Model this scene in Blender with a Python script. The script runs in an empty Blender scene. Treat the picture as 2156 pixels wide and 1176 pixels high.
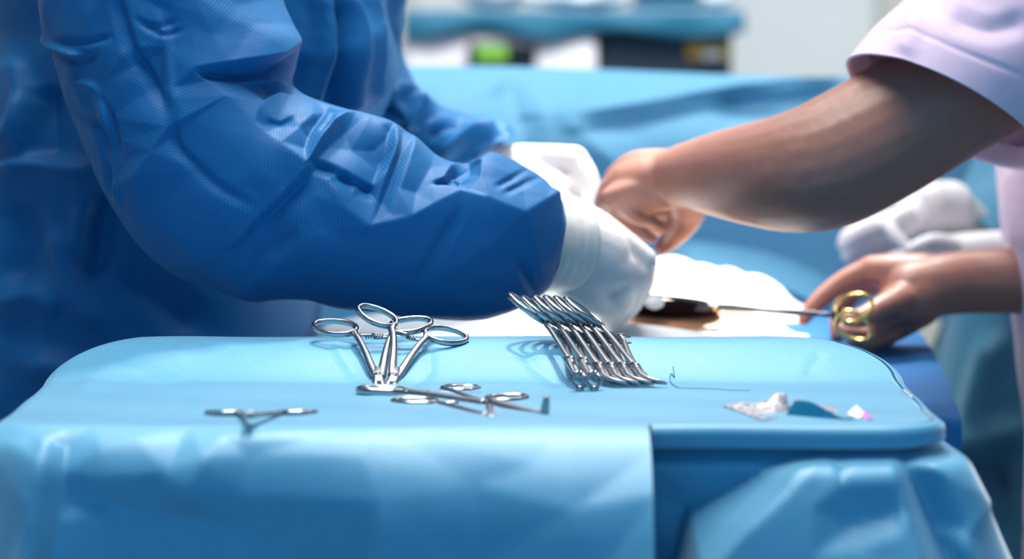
import bpy, bmesh, math, random
import numpy as np
from mathutils import Vector, Matrix, noise
random.seed(7)
C = bpy.context.scene.collection
S = bpy.context.scene

# ---------------------------------------------------------------- camera, world, lights
F = 6900.0                      # focal length in pixels of the 2156 px wide frame
CAM_Z = 1.22                    # tray top is at 0.95
TOP = 0.95
PITCH = math.atan((588 - 10) / F)
cam_d = bpy.data.cameras.new('camera')
cam_d.sensor_width = 36.0
cam_d.lens = 36.0 * F / 2156.0
cam_d.clip_start = 0.05
cam_d.dof.use_dof = True
cam_d.dof.focus_distance = 2.43
cam_d.dof.aperture_fstop = 4.0
cam = bpy.data.objects.new('camera', cam_d)
C.objects.link(cam)
cam.location = (0, 0, CAM_Z)
cam.rotation_euler = (math.pi / 2 - PITCH, 0, 0)
S.camera = cam

w = bpy.data.worlds.new('world')
S.world = w
w.use_nodes = True
w.node_tree.nodes['Background'].inputs[0].default_value = (0.17, 0.56, 1.0, 1)
w.node_tree.nodes['Background'].inputs[1].default_value = 0.95

S.view_settings.view_transform = 'Standard'
S.view_settings.look = 'None'
S.view_settings.gamma = 1.0
S.view_settings.exposure = 0.0
S.view_settings.use_curve_mapping = False


def area(name, loc, target, sx, sy, power, col, spread=180):
    d = bpy.data.lights.new(name, 'AREA')
    d.shape = 'RECTANGLE'
    d.size = sx
    d.size_y = sy
    d.energy = power
    d.color = col
    d.spread = math.radians(spread)
    o = bpy.data.objects.new(name, d)
    C.objects.link(o)
    o.location = loc
    o.rotation_euler = (Vector(target) - Vector(loc)).to_track_quat('-Z', 'Y').to_euler()
    return o


area('ceiling_panel_light', (-0.1, 2.35, 2.8), (-0.1, 2.35, 0.9), 1.3, 1.0, 49, (1.0, 0.97, 0.93))
area('cart_fill_light', (0.3, 3.75, 2.7), (0.2, 5.2, 0.9), 1.8, 0.5, 78, (0.97, 0.98, 1.0))  # added fill without a known source, aimed to brighten cart and back wall


def spot(name, loc, target, power, ang, rad, blend=0.5, col=(1, 0.97, 0.92)):
    d = bpy.data.lights.new(name, 'SPOT')
    d.energy = power
    d.spot_size = math.radians(ang)
    d.spot_blend = blend
    d.shadow_soft_size = rad
    d.color = col
    o = bpy.data.objects.new(name, d)
    C.objects.link(o)
    o.location = loc
    o.rotation_euler = (Vector(target) - Vector(loc)).to_track_quat('-Z', 'Y').to_euler()
    return o


spot('surgical_lamp_light', (0.25, 3.35, 2.4), (0.14, 2.86, 0.95), 560, 17, 0.12, 0.9)
spot('tray_lamp_light', (0.02, 3.25, 2.5), (-0.03, 2.2, 0.95), 110, 36, 0.06, 1.0)


# ---------------------------------------------------------------- geometry helpers
FWD = Vector((0, math.cos(PITCH), -math.sin(PITCH)))
UPV = Vector((0, math.sin(PITCH), math.cos(PITCH)))


def P(px, py, Y):
    """point seen at (px, py) at distance Y in front of the camera"""
    d = FWD * F + Vector((1, 0, 0)) * (px - 1078) - UPV * (py - 588)
    t = Y / d.y
    return Vector((d.x * t, Y, CAM_Z + d.z * t))


def proj(V):
    """N x 3 world points -> pixel coordinates"""
    v = V - np.array([0, 0, CAM_Z])
    f = v @ np.array(FWD)
    x = v[:, 0]
    u = v @ np.array(UPV)
    return 1078 + F * x / f, 588 - F * u / f


def sstep(a, b, x):
    t = np.clip((x - a) / (b - a), 0, 1)
    return t * t * (3 - 2 * t)


def link(o, parent=None):
    C.objects.link(o)
    if parent is not None:
        o.parent = parent
    return o


def mesh(name, V, Fc, mat, parent=None, smooth=True, uv=None):
    me = bpy.data.meshes.new(name)
    me.from_pydata([tuple(map(float, v)) for v in V], [], Fc)
    if uv is not None:
        l = me.uv_layers.new(name='UVMap')
        idx = np.zeros(len(me.loops), dtype=np.int32)
        me.loops.foreach_get('vertex_index', idx)
        l.data.foreach_set('uv', np.asarray(uv, dtype=np.float32)[idx].ravel())
    me.materials.append(mat)
    if smooth:
        me.polygons.foreach_set('use_smooth', [True] * len(me.polygons))
    me.update()
    return link(bpy.data.objects.new(name, me), parent)


def tag(o, label, cat, group=None, kind=None):
    o['label'] = label
    o['category'] = cat
    if group:
        o['group'] = group
    if kind:
        o['kind'] = kind
    return o


def empty(name, label, cat, loc=(0, 0, 0), group=None):
    o = bpy.data.objects.new(name, None)
    o.empty_display_size = 0.02
    C.objects.link(o)
    o.location = loc
    return tag(o, label, cat, group)


def world_child(o, parent):
    """parent a mesh whose vertices are in world coordinates"""
    o.parent = parent
    bpy.context.view_layer.update()
    o.matrix_parent_inverse = parent.matrix_world.inverted()
    return o


def bm_box(bm, lo, hi, bev=0.0, seg=2):
    r = bmesh.ops.create_cube(bm, size=1.0)
    vs = r['verts']
    c = [(a + b) / 2 for a, b in zip(lo, hi)]
    s = [b - a for a, b in zip(lo, hi)]
    for v in vs:
        v.co = Vector((c[i] + v.co[i] * s[i] for i in range(3)))
    if bev:
        es = list({e for v in vs for e in v.link_edges})
        bmesh.ops.bevel(bm, geom=es, offset=bev, segments=seg, affect='EDGES', profile=0.5)


def bm_obj(name, bm, mat, parent=None, smooth=False):
    me = bpy.data.meshes.new(name)
    bm.to_mesh(me)
    bm.free()
    me.materials.append(mat)
    if smooth:
        me.polygons.foreach_set('use_smooth', [True] * len(me.polygons))
    return link(bpy.data.objects.new(name, me), parent)


def box(name, lo, hi, mat, parent=None, bev=0.0, smooth=False):
    bm = bmesh.new()
    bm_box(bm, lo, hi, bev)
    o = bm_obj(name, bm, mat, None, smooth)
    if parent is not None:
        world_child(o, parent)
    return o


def catmull(pts, n):
    pts = np.asarray(pts, dtype=float)
    m = len(pts)
    out = []
    ts = np.linspace(0, m - 1, n)
    for t in ts:
        i = min(int(t), m - 2)
        f = t - i
        p0, p1, p2, p3 = pts[max(i - 1, 0)], pts[i], pts[i + 1], pts[min(i + 2, m - 1)]
        out.append(0.5 * (2 * p1 + (p2 - p0) * f + (2 * p0 - 5 * p1 + 4 * p2 - p3) * f * f
                          + (3 * p1 - p0 - 3 * p2 + p3) * f ** 3))
    return np.array(out)


# creases: (polyline in picture pixels, height in metres, width on the left side, width on the right side)
def crease_field(px, py, creases):
    h = np.zeros_like(px)
    for cr in creases:
        pts, amp, wl, wr = cr[:4]
        sharp = cr[4] if len(cr) > 4 else 1.3
        pts = np.asarray(pts, float)
        if len(pts) > 2:
            pts = catmull(pts, (len(pts) - 1) * 4 + 1)
        seg = np.diff(pts, axis=0)
        L = np.hypot(seg[:, 0], seg[:, 1])
        cum = np.concatenate([[0], np.cumsum(L)])
        best = np.full(px.shape, 1e9)
        side = np.zeros_like(px)
        tt = np.zeros_like(px)
        for i in range(len(seg)):
            dx, dy = px - pts[i, 0], py - pts[i, 1]
            t = (dx * seg[i, 0] + dy * seg[i, 1]) / max(L[i] ** 2, 1e-9)
            tc = np.clip(t, 0, 1)
            ex, ey = dx - tc * seg[i, 0], dy - tc * seg[i, 1]
            d = np.hypot(ex, ey)
            m = d < best
            best = np.where(m, d, best)
            side = np.where(m, seg[i, 0] * dy - seg[i, 1] * dx, side)
            tt = np.where(m, (cum[i] + tc * L[i]) / cum[-1], tt)
        ww = np.where(side > 0, wr, wl)
        prof = np.clip(1 - best / ww, 0, 1) ** (sharp - 0.05)
        tap = np.clip(np.minimum(tt, 1 - tt) * 5 + 0.25, 0, 1)
        h += amp * prof * tap
    return h


def facet_net(lines, blank, k=1.0):
    """lines of (x, y, height mm): a net of flat facets spanned between fold lines; returns height(px, py) in metres"""
    from mathutils.geometry import delaunay_2d_cdt
    vs, hs, es = [], [], []
    for ln in lines:
        for i, (x, y, h) in enumerate(ln):
            vs.append(Vector((x / k, y / k)))
            hs.append(h)
            if i:
                es.append((len(vs) - 2, len(vs) - 1))
    for (x, y) in blank:
        vs.append(Vector((x, y)))
        hs.append(0.0)
    r = delaunay_2d_cdt(vs, es, [], 0, 0.5)
    pv = np.array([(v.x, v.y) for v in r[0]])
    src = np.array([(v.x, v.y) for v in vs])
    ph = []
    for i, o in enumerate(r[3]):
        if len(o):
            ph.append(hs[o[0]])
        else:
            d = np.hypot(*(src - pv[i]).T)
            j = np.argsort(d)[:2]
            ph.append(np.average([hs[q] for q in j], weights=1 / (d[j] + 1)))
    ph = np.array(ph)

    def f(px, py):
        out = np.zeros_like(px)
        for t in r[2]:
            a, b, c = pv[t[0]], pv[t[1]], pv[t[2]]
            lo, hi = np.minimum(np.minimum(a, b), c), np.maximum(np.maximum(a, b), c)
            m = np.nonzero((px >= lo[0]) & (px <= hi[0]) & (py >= lo[1]) & (py <= hi[1]))[0]
            if not len(m):
                continue
            det = (b[1] - c[1]) * (a[0] - c[0]) + (c[0] - b[0]) * (a[1] - c[1])
            if abs(det) < 1e-9:
                continue
            x, y = px[m], py[m]
            l1 = ((b[1] - c[1]) * (x - c[0]) + (c[0] - b[0]) * (y - c[1])) / det
            l2 = ((c[1] - a[1]) * (x - c[0]) + (a[0] - c[0]) * (y - c[1])) / det
            l3 = 1 - l1 - l2
            ok = (l1 >= -1e-6) & (l2 >= -1e-6) & (l3 >= -1e-6)
            out[m[ok]] = (l1 * ph[t[0]] + l2 * ph[t[1]] + l3 * ph[t[2]])[ok]
        return out / 1000
    return f


def fbm(V, scale, octs=3, seed=0.0, ridge=False):
    out = np.zeros(len(V))
    for i, v in enumerate(V):
        q = Vector((v[0] * scale + seed, v[1] * scale + seed * 1.7, v[2] * scale - seed))
        a, s, f = 0.0, 1.0, 1.0
        for k in range(octs):
            n = noise.noise(q * f)
            if ridge:
                n = 1 - 2 * abs(n)
            a += n * s
            s *= 0.5
            f *= 2.1
        out[i] = a
    return out


def crumple(V, amp, wl, seed):
    """folded-paper relief: triangle waves in several directions, bent by slow noise"""
    rng = np.random.default_rng(seed)
    out = np.zeros(len(V))
    warp = np.stack([fbm(V, 5, 1, seed + 0.3), fbm(V, 5, 1, seed + 9.1), fbm(V, 5, 1, seed + 4.7)], 1) * 0.045
    msk = np.clip(fbm(V, 8, 1, seed + 2.2) * 1.6 + 0.55, 0.1, 1)
    W_ = V + warp
    for k in range(6):
        d = rng.normal(size=3)
        d /= np.linalg.norm(d)
        lam = wl * rng.uniform(0.6, 1.7)
        ph = (W_ @ d) / lam + rng.uniform()
        tri = np.abs((ph % 1.0) - 0.5) * 2
        tri = np.clip(tri * 1.6 - 0.6, 0, 1)
        out += tri * lam / wl
    return out / 3 * amp * msk


def grid_normals(G, closed_u=True):
    """G: rows x cols x 3"""
    du = (np.roll(G, -1, 1) - np.roll(G, 1, 1)) if closed_u else np.gradient(G, axis=1)
    dv = np.gradient(G, axis=0)
    n = np.cross(du, dv)
    n /= np.maximum(np.linalg.norm(n, axis=2, keepdims=True), 1e-12)
    return n


def grid_faces(nr, nc, closed=True, off=0):
    fs = []
    for r in range(nr - 1):
        for c in range(nc if closed else nc - 1):
            c2 = (c + 1) % nc
            fs.append((off + r * nc + c, off + r * nc + c2, off + (r + 1) * nc + c2, off + (r + 1) * nc + c))
    return fs


def loft(name, rows, mat, parent, n_rows=120, n_th=120, creases=(), noise_amp=0.0, noise_scale=20,
         fine_amp=0.0, hem=True, sup=1.0, seed=1.0, fine_scale=70, smooth_iter=1, net=None):
    """rows: (Ex,Ey, Ix,Iy, Y, half depth, rim lift) - a cloth tube between two outlines at real distances"""
    R = catmull([tuple(r) + (0.0,) * (7 - len(r)) for r in rows], n_rows)
    th = np.linspace(0, 2 * math.pi, n_th, endpoint=False)
    G = np.zeros((n_rows, n_th, 3))
    for i, (ex, ey, ix, iy, Y, dh, lift) in enumerate(R):
        a, b = np.array(P(ex, ey, Y)), np.array(P(ix, iy, Y))
        c, h = (a + b) / 2, (a - b) / 2
        cs, sn = np.cos(th), np.sin(th)
        cs = np.sign(cs) * np.abs(cs) ** sup
        sn = np.sign(sn) * np.abs(sn) ** sup
        G[i] = c + cs[:, None] * h + sn[:, None] * np.array([0, -dh, lift])
    N = grid_normals(G)
    cen = G.mean(axis=1, keepdims=True)
    if np.mean(np.sum(N * (G - cen), axis=2)) < 0:
        N = -N
    flat = G.reshape(-1, 3)
    front = np.clip(-N[:, :, 1] * 1.6 + 0.25, 0, 1).ravel()
    px, py = proj(flat)
    h = crease_field(px, py, creases) * front
    if net:
        h = h + net(px, py) * front
    if noise_amp:
        h = h + noise_amp * fbm(flat, noise_scale, 3, seed)
    if fine_amp:
        h = h + crumple(flat, fine_amp, 1.0 / fine_scale, int(seed * 10))
    H = h.reshape(n_rows, n_th)
    for _ in range(smooth_iter):
        H = (H * 2 + np.roll(H, 1, 1) + np.roll(H, -1, 1) + np.vstack([H[:1], H[:-1]]) + np.vstack([H[1:], H[-1:]])) / 6
    G2 = G + N * H[:, :, None]
    dv = np.linalg.norm(np.diff(G, axis=0), axis=2).mean(axis=1)
    vv = np.concatenate([[0], np.cumsum(dv)])
    circ = np.linalg.norm(G - np.roll(G, 1, 1), axis=2).sum(axis=1).mean()
    uu = th / (2 * math.pi) * circ
    UV = np.stack(np.broadcast_arrays(uu[None, :], vv[:, None]), axis=2)
    rowsG = [G2]
    rowsUV = [UV]
    if hem:                      # the cloth folds back inside its opening
        end = G2[-1]
        c = end.mean(axis=0)
        prev = G2[-8]
        ax = prev.mean(axis=0) - c
        inner = [c + (end - c) * 0.975, c + (end - c) * 0.965 + ax * 0.5, c + (end - c) * 0.93 + ax * 2.2]
        rowsG.append(np.array(inner))
        rowsUV.append(np.stack([UV[-1] + np.array([0, .004 * k]) for k in (1, 2, 3)]))
    GG = np.concatenate(rowsG)
    UU = np.concatenate(rowsUV)
    o = mesh(name, GG.reshape(-1, 3), grid_faces(GG.shape[0], n_th), mat, None, True, UU.reshape(-1, 2))
    world_child(o, parent)
    return o


def sweep(path, ra, rb, up, seg=10, closed=False):
    """tube along path; ra = half width in the plane, rb = half thickness along up"""
    path = [Vector(p) for p in path]
    n = len(path)
    ra = ra if hasattr(ra, '__len__') else [ra] * n
    rb = rb if hasattr(rb, '__len__') else [rb] * n
    up = Vector(up).normalized()
    V, Fc = [], []
    for i, p in enumerate(path):
        if closed:
            t = path[(i + 1) % n] - path[i - 1]
        else:
            t = path[min(i + 1, n - 1)] - path[max(i - 1, 0)]
        t.normalize()
        s = t.cross(up)
        s = s.normalized() if s.length > 1e-6 else Vector((1, 0, 0))
        u = s.cross(t).normalized()
        for k in range(seg):
            a = 2 * math.pi * k / seg
            V.append(p + s * ra[i] * math.cos(a) + u * rb[i] * math.sin(a))
    m = n if closed else n - 1
    for i in range(m):
        j = (i + 1) % n
        for k in range(seg):
            k2 = (k + 1) % seg
            Fc.append((i * seg + k, i * seg + k2, j * seg + k2, j * seg + k))
    if not closed:
        Fc.append(tuple(range(seg - 1, -1, -1)))
        Fc.append(tuple((n - 1) * seg + k for k in range(seg)))
    return V, Fc


def join(parts):
    V, Fc = [], []
    for v, f in parts:
        o = len(V)
        V += list(v)
        Fc += [tuple(i + o for i in q) for q in f]
    return V, Fc


# ---------------------------------------------------------------- materials
def nodes(name):
    m = bpy.data.materials.new(name)
    m.use_nodes = True
    return m, m.node_tree, m.node_tree.nodes['Principled BSDF']


def plain(name, col, rough=0.5, metal=0.0, noise_sc=None, bump=0.0, spec=0.5, **kw):
    m, nt, b = nodes(name)
    b.inputs['Base Color'].default_value = (*col, 1)
    b.inputs['Roughness'].default_value = rough
    b.inputs['Metallic'].default_value = metal
    b.inputs['Specular IOR Level'].default_value = spec
    for k, v in kw.items():
        b.inputs[k.replace('_', ' ')].default_value = v
    if noise_sc:
        tc = nt.nodes.new('ShaderNodeTexCoord')
        nz = nt.nodes.new('ShaderNodeTexNoise')
        nz.inputs['Scale'].default_value = noise_sc
        nz.inputs['Detail'].default_value = 4
        nt.links.new(tc.outputs['Object'], nz.inputs['Vector'])
        bp = nt.nodes.new('ShaderNodeBump')
        bp.inputs['Strength'].default_value = 1.0
        bp.inputs['Distance'].default_value = bump
        nt.links.new(nz.outputs['Fac'], bp.inputs['Height'])
        nt.links.new(bp.outputs['Normal'], b.inputs['Normal'])
        mx = nt.nodes.new('ShaderNodeMix')
        mx.data_type = 'RGBA'
        mx.inputs[6].default_value = (*[c * 0.86 for c in col], 1)
        mx.inputs[7].default_value = (*[min(1, c * 1.1) for c in col], 1)
        nt.links.new(nz.outputs['Fac'], mx.inputs[0])
        nt.links.new(mx.outputs[2], b.inputs['Base Color'])
    return m


def fabric(name, col, pitch=0.0018, dots=0.25, bump=0.00012, sheen=0.3, rough=0.6, crumple=0.0, spec=0.4, trans=0.0,
           sheen_tint=(0.85, 0.93, 1.0), srough=0.45):
    """non-woven cloth with a grid of small embossed points"""
    m, nt, b = nodes(name)
    N = nt.nodes.new
    L = nt.links.new
    b.inputs['Roughness'].default_value = rough
    b.inputs['Specular IOR Level'].default_value = spec
    b.inputs['Sheen Weight'].default_value = sheen
    b.inputs['Sheen Roughness'].default_value = srough
    b.inputs['Sheen Tint'].default_value = (*sheen_tint, 1)
    uv = N('ShaderNodeUVMap')
    rot = N('ShaderNodeMapping')
    rot.inputs['Rotation'].default_value = (0, 0, math.radians(45))
    k = 2 * math.pi / (pitch * 1.414)
    rot.inputs['Scale'].default_value = (k, k, 1)
    L(uv.outputs['UV'], rot.inputs['Vector'])
    sp = N('ShaderNodeSeparateXYZ')
    L(rot.outputs['Vector'], sp.inputs[0])
    s1, s2, mul, pw = N('ShaderNodeMath'), N('ShaderNodeMath'), N('ShaderNodeMath'), N('ShaderNodeMapRange')
    s1.operation = 'COSINE'
    s2.operation = 'COSINE'
    mul.operation = 'ADD'
    L(sp.outputs[0], s1.inputs[0])
    L(sp.outputs[1], s2.inputs[0])
    L(s1.outputs[0], mul.inputs[0])
    L(s2.outputs[0], mul.inputs[1])
    pw.inputs['From Min'].default_value = 0.3
    pw.inputs['From Max'].default_value = 1.9
    L(mul.outputs[0], pw.inputs['Value'])
    nz = N('ShaderNodeTexNoise')
    nz.inputs['Scale'].default_value = 60
    nz.inputs['Detail'].default_value = 5
    L(uv.outputs['UV'], nz.inputs['Vector'])
    mx = N('ShaderNodeMix')
    mx.data_type = 'RGBA'
    mx.inputs[6].default_value = (*[c * 0.92 for c in col], 1)
    mx.inputs[7].default_value = (*[min(1, c * 1.07) for c in col], 1)
    L(nz.outputs['Fac'], mx.inputs[0])
    mx2 = N('ShaderNodeMix')
    mx2.data_type = 'RGBA'
    mx2.blend_type = 'MULTIPLY'
    dc = 1 - dots
    mx2.inputs[7].default_value = (dc * 0.8, dc, min(1, dc * 1.1), 1)
    L(pw.outputs[0], mx2.inputs[0])
    L(mx.outputs[2], mx2.inputs[6])
    L(mx2.outputs[2], b.inputs['Base Color'])
    bp = N('ShaderNodeBump')
    bp.inputs['Strength'].default_value = 1.0
    bp.inputs['Distance'].default_value = -bump
    L(pw.outputs[0], bp.inputs['Height'])
    last = bp
    if crumple:
        vo = N('ShaderNodeTexNoise')
        vo.inputs['Scale'].default_value = 14
        vo.inputs['Detail'].default_value = 3
        vo.inputs['Distortion'].default_value = 1.2
        L(uv.outputs['UV'], vo.inputs['Vector'])
        b2 = N('ShaderNodeBump')
        b2.inputs['Distance'].default_value = crumple
        L(vo.outputs['Fac'], b2.inputs['Height'])
        L(bp.outputs['Normal'], b2.inputs['Normal'])
        last = b2
    L(last.outputs['Normal'], b.inputs['Normal'])
    return m


M = {}
M['drape'] = fabric('light_blue_drape', (0.105, 0.40, 0.61), pitch=0.0019, dots=0.45, sheen=1.0, srough=0.3, rough=0.5, spec=0.5, crumple=0.0003)
M['gown'] = fabric('blue_gown_cloth', (0.005, 0.125, 0.33), pitch=0.0015, dots=0.4, sheen=0.10, rough=0.55, spec=0.25, crumple=0.0004,
                   sheen_tint=(0.45, 0.75, 1.0))
M['teal_gown'] = fabric('teal_gown_cloth', (0.03, 0.17, 0.27), dots=0.1, sheen=0.2, crumple=0.001)
M['scrub'] = fabric('lavender_scrub_cloth', (0.74, 0.55, 0.69), pitch=0.0009, dots=0.06, bump=0.00004, sheen=0.2, rough=0.7)
M['patient'] = fabric('blue_patient_drape', (0.005, 0.105, 0.29), dots=0.1, sheen=0.04, spec=0.2, crumple=0.001)
M['curtain'] = fabric('curtain_drape', (0.075, 0.27, 0.43), dots=0.05, sheen=0.2, rough=0.6)
M['white_cloth'] = fabric('white_field_towel', (0.80, 0.82, 0.82), dots=0.05, sheen=0.2, rough=0.8, crumple=0.001)
M['cart_cloth'] = fabric('cart_cloth', (0.012, 0.13, 0.22), dots=0.05, sheen=0.1)
M['steel'] = plain('surgical_steel', (0.46, 0.46, 0.47), 0.17, 1.0, 90, 0.00003)
M['steel_satin'] = plain('satin_steel', (0.34, 0.34, 0.36), 0.3, 1.0, 200, 0.00003)
M['dark_steel'] = plain('dull_dark_steel', (0.10, 0.095, 0.11), 0.45, 0.8, 90, 0.00003)
M['gold'] = plain('gold_plate', (0.95, 0.62, 0.18), 0.2, 1.0, 90, 0.00003)
M['glove'] = plain('latex_glove', (0.69, 0.665, 0.665), 0.38, 0.0, 45, 0.0012, 0.5, Subsurface_Weight=0.0)
M['glove_cuff'] = plain('glove_cuff', (0.68, 0.675, 0.65), 0.45, 0.0, 60, 0.0008)
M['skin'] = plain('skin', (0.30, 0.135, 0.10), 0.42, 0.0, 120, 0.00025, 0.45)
M['skin_lit'] = plain('abdomen_skin', (0.62, 0.30, 0.16), 0.45, 0.0, 60, 0.0004)  # orange of the lamplit belly is put into the base colour
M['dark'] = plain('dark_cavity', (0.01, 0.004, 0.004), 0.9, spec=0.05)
M['thread'] = plain('blue_suture', (0.01, 0.07, 0.22), 0.4)
M['wall'] = plain('painted_wall', (0.60, 0.63, 0.63), 0.7, 0, 3, 0.0004)
M['wall_trim'] = plain('door_trim', (0.50, 0.49, 0.44), 0.6, 0, 3, 0.0003)
M['floor'] = plain('vinyl_floor', (0.22, 0.30, 0.34), 0.35, 0, 5, 0.0003)
M['ceiling'] = plain('ceiling_paint', (0.62, 0.64, 0.66), 0.8, 0, 5, 0.0003)
M['machine'] = plain('machine_casing', (0.84, 0.80, 0.84), 0.4, 0, 8, 0.0002)
M['machine_dark'] = plain('machine_dark_panel', (0.06, 0.08, 0.12), 0.4, 0, 8, 0.0002)
M['black'] = plain('black_plastic', (0.006, 0.008, 0.012), 0.35, 0, 12, 0.0001)
M['amber'] = plain('amber_panel', (0.75, 0.42, 0.06), 0.4, 0, 12, 0.0001)
M['clear'] = plain('pale_plastic', (0.62, 0.72, 0.78), 0.3, 0, 9, 0.0004)
M['paint_metal'] = plain('stand_metal', (0.45, 0.46, 0.48), 0.35, 1.0, 30, 0.0001)
m, nt, b = nodes('green_screen')
b.inputs['Base Color'].default_value = (0.02, 0.05, 0.01, 1)
b.inputs['Emission Color'].default_value = (0.28, 0.72, 0.06, 1)
b.inputs['Emission Strength'].default_value = 0.75
M['green'] = m


def foil_mat():
    m, nt, b = nodes('printed_foil')
    N, L = nt.nodes.new, nt.links.new
    uv = N('ShaderNodeUVMap')
    nz = N('ShaderNodeTexNoise')
    nz.inputs['Scale'].default_value = 9
    nz.inputs['Detail'].default_value = 2
    mp = N('ShaderNodeMapping')
    mp.inputs['Scale'].default_value = (1, 2.6, 1)
    L(uv.outputs['UV'], mp.inputs['Vector'])
    L(mp.outputs['Vector'], nz.inputs['Vector'])
    cr = N('ShaderNodeValToRGB')
    e = cr.color_ramp.elements
    e[0].position, e[0].color = 0.38, (0.06, 0.07, 0.12, 1)
    e[1].position, e[1].color = 0.50, (0.42, 0.42, 0.44, 1)
    x = cr.color_ramp.elements.new(0.62)
    x.color = (0.55, 0.52, 0.50, 1)
    x = cr.color_ramp.elements.new(0.70)
    x.color = (0.62, 0.35, 0.48, 1)
    L(nz.outputs['Fac'], cr.inputs[0])
    L(cr.outputs[0], b.inputs['Base Color'])
    b.inputs['Metallic'].default_value = 0.1
    b.inputs['Roughness'].default_value = 0.35
    return m


M['foil'] = foil_mat()
M['teal_foil'] = plain('teal_wrapper', (0.0, 0.085, 0.18), 0.9, 0.0, 40, 0.0003, 0.05)
M['pink'] = plain('pink_tab', (0.72, 0.12, 0.48), 0.5, 0, 40, 0.0001)
M['paper'] = plain('white_paper', (0.80, 0.80, 0.82), 0.7, 0, 40, 0.0002)


def struct(o):
    o['kind'] = 'structure'
    return o


# ---------------------------------------------------------------- the room
RX0, RX1, RY0, RY1, RZ = -3.0, 3.2, -1.2, 6.0, 3.0
struct(box('floor', (RX0, RY0, -0.1), (RX1, RY1, 0), M['floor']))
struct(box('ceiling', (RX0, RY0, RZ), (RX1, RY1, RZ + 0.1), M['ceiling']))
struct(box('wall_back', (RX0, RY1, 0), (RX1, RY1 + 0.1, RZ), M['wall']))
struct(box('wall_left', (RX0 - 0.1, RY0, 0), (RX0, RY1, RZ), M['wall']))
struct(box('wall_right', (RX1, RY0, 0), (RX1 + 0.1, RY1, RZ), M['wall']))
xs = P(1850, 60, 5.97).x
struct(box('trim_1', (xs, 5.93, 0.0), (xs + 0.35, 5.998, RZ - 0.05), M['wall_trim'], None, 0.01))
xs = P(835, 60, 5.97).x
struct(box('trim_2', (xs - 0.4, 5.93, 0.0), (xs + 0.03, 5.998, RZ - 0.05), M['wall_trim'], None, 0.01))

# ---------------------------------------------------------------- mayo stand and its drape
CX, CY, HX, HY = -0.026, 2.28, 0.303, 0.180


def rrect(n, hx, hy, rf, rr):
    """rounded rectangle, counter-clockwise from the front left; front = -Y; returns points and outward normals"""
    pts = []
    def arc(cx, cy, r, a0, a1, k):
        for i in range(k):
            a = a0 + (a1 - a0) * i / (k - 1)
            pts.append((cx + r * math.cos(a), cy + r * math.sin(a)))
    arc(-hx + rf, -hy + rf, rf, math.pi, 1.5 * math.pi, 24)
    arc(hx - rf, -hy + rf, rf, 1.5 * math.pi, 2 * math.pi, 24)
    arc(hx - rr, hy - rr, rr, 0, 0.5 * math.pi, 30)
    arc(-hx + rr, hy - rr, rr, 0.5 * math.pi, math.pi, 30)
    p = np.array(pts + pts[:1])
    L = np.concatenate([[0], np.cumsum(np.hypot(*np.diff(p, axis=0).T))])
    s = np.linspace(0, L[-1], n, endpoint=False)
    q = np.stack([np.interp(s, L, p[:, 0]), np.interp(s, L, p[:, 1])], 1)
    t = np.roll(q, -1, 0) - np.roll(q, 1, 0)
    t /= np.linalg.norm(t, axis=1, keepdims=True)
    nrm = np.stack([t[:, 1], -t[:, 0]], 1)
    return q, nrm, s, L[-1]


def top_z(x, y):
    r = 0.021 * sstep(2.335, 2.45, y)
    e = np.maximum(np.abs(x - CX) - (HX - 0.05), 0) / 0.05
    return TOP + r * (1 - 0.15 * e) + 0.0006 * np.sin(x * 31 + y * 17) * np.cos(y * 40 - x * 11)


# crease heights on the hanging cloth, seen in the photograph's pixels
front_net_lines = [
    [(100, 930, 12), (95, 990, 18), (80, 1080, 24), (60, 1260, 34)],
    [(140, 940, 0), (136, 1000, 3), (124, 1100, 8), (100, 1260, 14)],
    [(12, 925, 3), (0, 1000, 6), (-12, 1260, 12)],
    [(60, 905, 2), (100, 925, 8), (140, 900, 3), (192, 874, 0)],
    [(200, 885, 3), (215, 950, 7), (222, 1020, 6)],
    [(290, 925, 7), (350, 1000, 6), (380, 1045, 7)],
    [(470, 920, 6), (432, 975, 11), (396, 1040, 9)],
    [(525, 960, 2), (505, 1050, 0)],
    [(160, 1045, -2), (300, 1070, -5), (500, 1105, -8), (720, 1240, -12)],
    [(760, 960, 3), (800, 1060, 2)],
    [(1000, 1020, 0), (1020, 1180, -4)],
    [(1120, 980, 2), (1200, 1080, 9), (1240, 1240, 16)],
    [(1380, 950, 4), (1380, 1050, 16), (1380, 1260, 34)],
]
front_blank = [(-200, 880), (0, 885), (400, 885), (800, 885), (1200, 885), (1420, 885), (-200, 1300), (300, 1300), (800, 1300)]


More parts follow.
